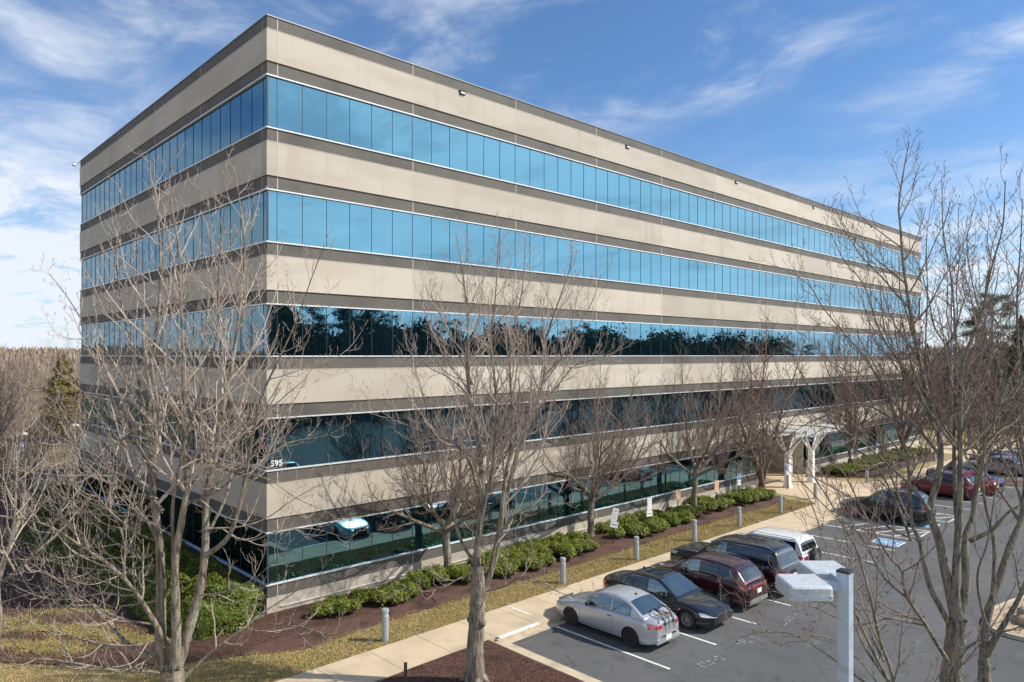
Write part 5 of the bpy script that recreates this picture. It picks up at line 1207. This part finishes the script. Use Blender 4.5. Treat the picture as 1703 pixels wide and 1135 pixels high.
# bike carrier strapped on the boot lid
bk = empty('bike_rack', (8.36,-11.35,.95)); tag(bk, 'black folding bike carrier with red hooks strapped to the silver boot', 'bike rack')
f = MB()
for sg in (-.22,.26):
    f.tube([(sg,.34,.12),(sg,.10,.30),(sg*1.05,-.20,.16),(sg*.9,-.36,-.14)], .02, 6); f.tube([(sg,.1,.30),(sg,-.32,.26),(sg,-.52,.30)], .016, 6)
f.tube([(-.3,.34,.12),(.34,.34,.12)], .022, 6); f.tube([(-.3,-.30,-.1),(.3,-.30,-.1)], .022, 6); f.build('frame', M['blackmetal'], bk, True)
f = MB()
for sg in (-.22,.0,.26):
    f.tube([(sg,-.1,.29),(sg+.05,-.16,.12),(sg-.04,-.28,.02),(sg+.03,-.34,-.2),(sg,-.36,-.34)], .011, 4)
    f.tube([(sg,.28,.16),(sg-.1,-.05,.14),(sg+.1,-.26,.05),(sg-.05,-.38,-.1)], .011, 4)
f.build('strap', M['black'], bk, True)
for sg in (-.22,.26):
    f = MB(); f.tube([(sg,-.50,.31),(sg,-.56,.33)], .028, 8); f.build('end_cap', M['tail'], bk, True)
c2 = sedan('black four-door saloon parked facing out beside the silver coupe', 'black'); c2.place(11.08, -9.65, -90)
f = MB(); G = []
for x in np.linspace(2.35,3.05,6): G.append([(c2.X(x), y, c2.rz(x, y)+.008) for y in np.linspace(-.42,.42,7)])
f.grid(G, 0, True); f.build('sunroof', M['cartint'], c2.root, True)
f = MB(); f.obox((c2.X(3.35),0,c2.zr(3.35)+.09), (.07,0,0),(0,.008,0),(-.02,0,.03)); f.build('roof_antenna', P['black'], c2.root)
c3 = suvcar('maroon sport utility car between the black saloon and the big black one', 'maroon'); c3.place(13.92, -9.62, 90)
f = MB(); f.box(-4.56/2-.048,-.52,.90,-4.56/2-.030,.52,.985); f.build('light_bar', M['tail'], c3.root)
c4 = suvcar('long black three-row sport utility car behind the maroon one', 'jet', L=5.25, W=2.02, wb=3.1, fo=.95, wr=.40, gc=.26, top=[(0,.95),(.15,1.05),(.5,1.14),(1.45,1.18),(4.9,1.12),(5.25,1.05)], belt=[(0,.92),(.2,1.02),(.6,1.10),(1.5,1.13),(4.8,1.15),(5.25,1.05)],
    roof=[(1.3,1.1),(1.48,1.18),(2.12,1.74),(2.5,1.83),(4.2,1.86),(4.70,1.80),(4.86,1.72),(5.14,1.16),(5.2,1.05)], gs=(1.4,5.16), tumble=.20, ws=(1.5,2.12), rw=(4.92,5.11), wins=[(1.85,2.75),(2.80,3.85),(3.90,4.72)], doors=(1.65,2.78,3.80), tp=(.12,.12), tpl=(.4,.4), lights=(.86,.99), tails=(.95,1.25), lower=.9)
c4.place(16.40, -9.50, 90)
c5 = suvcar('white boxy off-roader with a spare wheel on its tailgate', 'white', L=4.35, W=1.86, wb=2.60, fo=.75, wr=.40, gc=.30, top=[(0,1.0),(.1,1.08),(1.3,1.16),(4.2,1.15),(4.35,1.1)], belt=[(0,.98),(.2,1.05),(1.3,1.12),(4.2,1.14),(4.35,1.1)],
    roof=[(1.25,1.12),(1.42,1.2),(1.78,1.64),(2.0,1.72),(4.0,1.74),(4.15,1.68),(4.30,1.2),(4.33,1.1)], gs=(1.35,4.31), tumble=.10, ws=(1.44,1.77), rw=(4.16,4.29), wins=[(1.65,2.45),(2.50,3.2),(3.27,4.02)], doors=(1.5,2.47,3.25), tp=(.06,.05), tpl=(.3,.3), lights=(.86,1.0), tails=(.92,1.12), lower=.85)
c5.place(18.90, -9.55, 90)
t, r = wheel_parts(.38, .22, 'five'); sw = empty('spare_wheel', (-4.35/2-.14,-.1,1.0)); sw.parent = c5.root; sw.rotation_euler = (0,0,math.pi/2); t.build('tyre', M['black'], sw, True, 40); r.build('rim', [M['rim'], M['trim']], sw, True, 40)
c6 = suvcar('black estate-like sport utility car alone beside the hatched bay', 'jet', L=4.8, wb=2.9, fo=.9, roof=[(1.2,1.0),(1.4,1.08),(2.1,1.62),(2.5,1.72),(3.6,1.74),(4.2,1.68),(4.4,1.56),(4.68,1.08),(4.75,.95)], gs=(1.3,4.7), ws=(1.42,2.1), rw=(4.42,4.64), wins=[(1.75,2.6),(2.65,3.5),(3.55,4.25)], top=[(0,.74),(.2,.86),(.8,1.0),(1.3,1.07),(4.55,1.05),(4.8,.92)], belt=[(0,.70),(.25,.82),(.9,.97),(1.5,1.03),(3.6,1.07),(4.45,1.06),(4.8,.90)])
c6.place(33.55, -9.75, 90)
c7 = suvcar('dark red sport utility car, first past the empty bays', 'crimson'); c7.place(43.7, -9.7, 90)
c9 = sedan('bright red saloon on the far side of the dark red car', 'red'); c9.place(46.5, -10.0, 90)
c8 = sedan('navy saloon beside the kerbed island with the bare tree', 'navy'); c8.place(49.3, -9.8, -90)
for x, k, l, rr in ((57.4,'lightgrey','pale grey saloon, nearest of the far row past the island',90),(60.1,'greyp','grey car second in the far row past the island',-90),(62.8,'lightgrey','pale grey car third in the far row past the island',90),(65.5,'silver','silver car farthest in the row past the island',90)):
    base_c = {'lightgrey': c8}.get(k, c9); q = copy_tree(base_c.root); q.location = (x, -10.0, 0); q.rotation_euler = (0,0,math.radians(rr)); tag(q, l, 'car', 'cars parked past the island')
    for ch in q.children:
        if ch.name.split('.')[0] in ('body', 'roof', 'mirror', 'rear_bumper', 'door_handle'):
            ch.data = ch.data.copy(); ch.data.materials[0] = P[k]
# cars across the aisle, seen mirrored in the glazing
for x, k, l in ((8.3,'white','white car across the aisle, mirrored in the lowest windows near the corner'),(13.7,'lightgrey','grey car across the aisle, mirrored in the lowest windows'),(27.2,'navy','navy car across the aisle'),(32.6,'silver','silver car across the aisle')):
    q = copy_tree(c8.root); q.location = (x, -27.6, 0); q.rotation_euler = (0,0,math.radians(-90)); tag(q, l, 'car', 'cars parked across the aisle')
    for ch in q.children:
        if ch.name.split('.')[0] in ('body', 'roof', 'mirror', 'rear_bumper', 'door_handle'):
            ch.data = ch.data.copy(); ch.data.materials[0] = P[k]
# ------------------------------------------------------------------ small distant things
b = MB()
o = empty('yellow_gate', (71.5,-4.3,.1)); tag(o, 'yellow painted slatted gate frame beyond the far end of the walk', 'gate')
for y in (-.7,.7): b.box(-.06,y-.06,0,.06,y+.06,2.3)
b.box(-.05,-.7,2.2,.05,.7,2.3); b.build('frame', M['yellow'], o)
for k in range(4): m = MB(); m.box(-.03,-.52+k*.28,.15,.03,-.36+k*.28,2.18); m.build('slat', M['yellow'], o)
p = at(1583, 700, 78); o = empty('light_mast', (p[0],p[1],0)); tag(o, 'tall thin grey light mast beyond the end of the building', 'lamp post')
b = MB(); b.lathe([(.16,0),(.09,17.2)], 10); b.build('pole', M['grey'], o, True)
b = MB(); b.box(-.5,-.12,17.2,.5,.12,17.38); b.build('lamp_head', M['grey'], o)
for (u, v, d, l) in ((38,722,62,'white dome path light far beyond the hedge, leftmost'),(125,708,66,'white dome path light far beyond the hedge, next to the building')):
    p = at(u, v, d); o = empty('path_light', (p[0],p[1],0)); tag(o, l, 'lamp post', 'path lights in the lawn'); zt = p[2]
    b = MB(); b.lathe([(.05,0),(.05,zt-.1)], 8); b.build('pole', M['grey'], o, True)
    b = MB(); b.lathe([(.05,zt-.1),(.38,zt-.05),(.3,zt+.08),(.1,zt+.16),(0,zt+.17)], 14); b.build('lamp_shade', M['whitepaint'], o, True)
for (x, y) in ((1.42,-5.15+.45),(9.9,-4.6)):
    b = MB(); b.lathe([(.13,.0),(.12,.01),(0,.012)], 12); o = b.build('valve_cover', M['bollard']); o.location = (x,y,.15); tag(o, 'round green-grey valve lid in the grass strip '+('near the first bollard' if x < 5 else 'near the second bollard'), 'lid', 'valve lids')
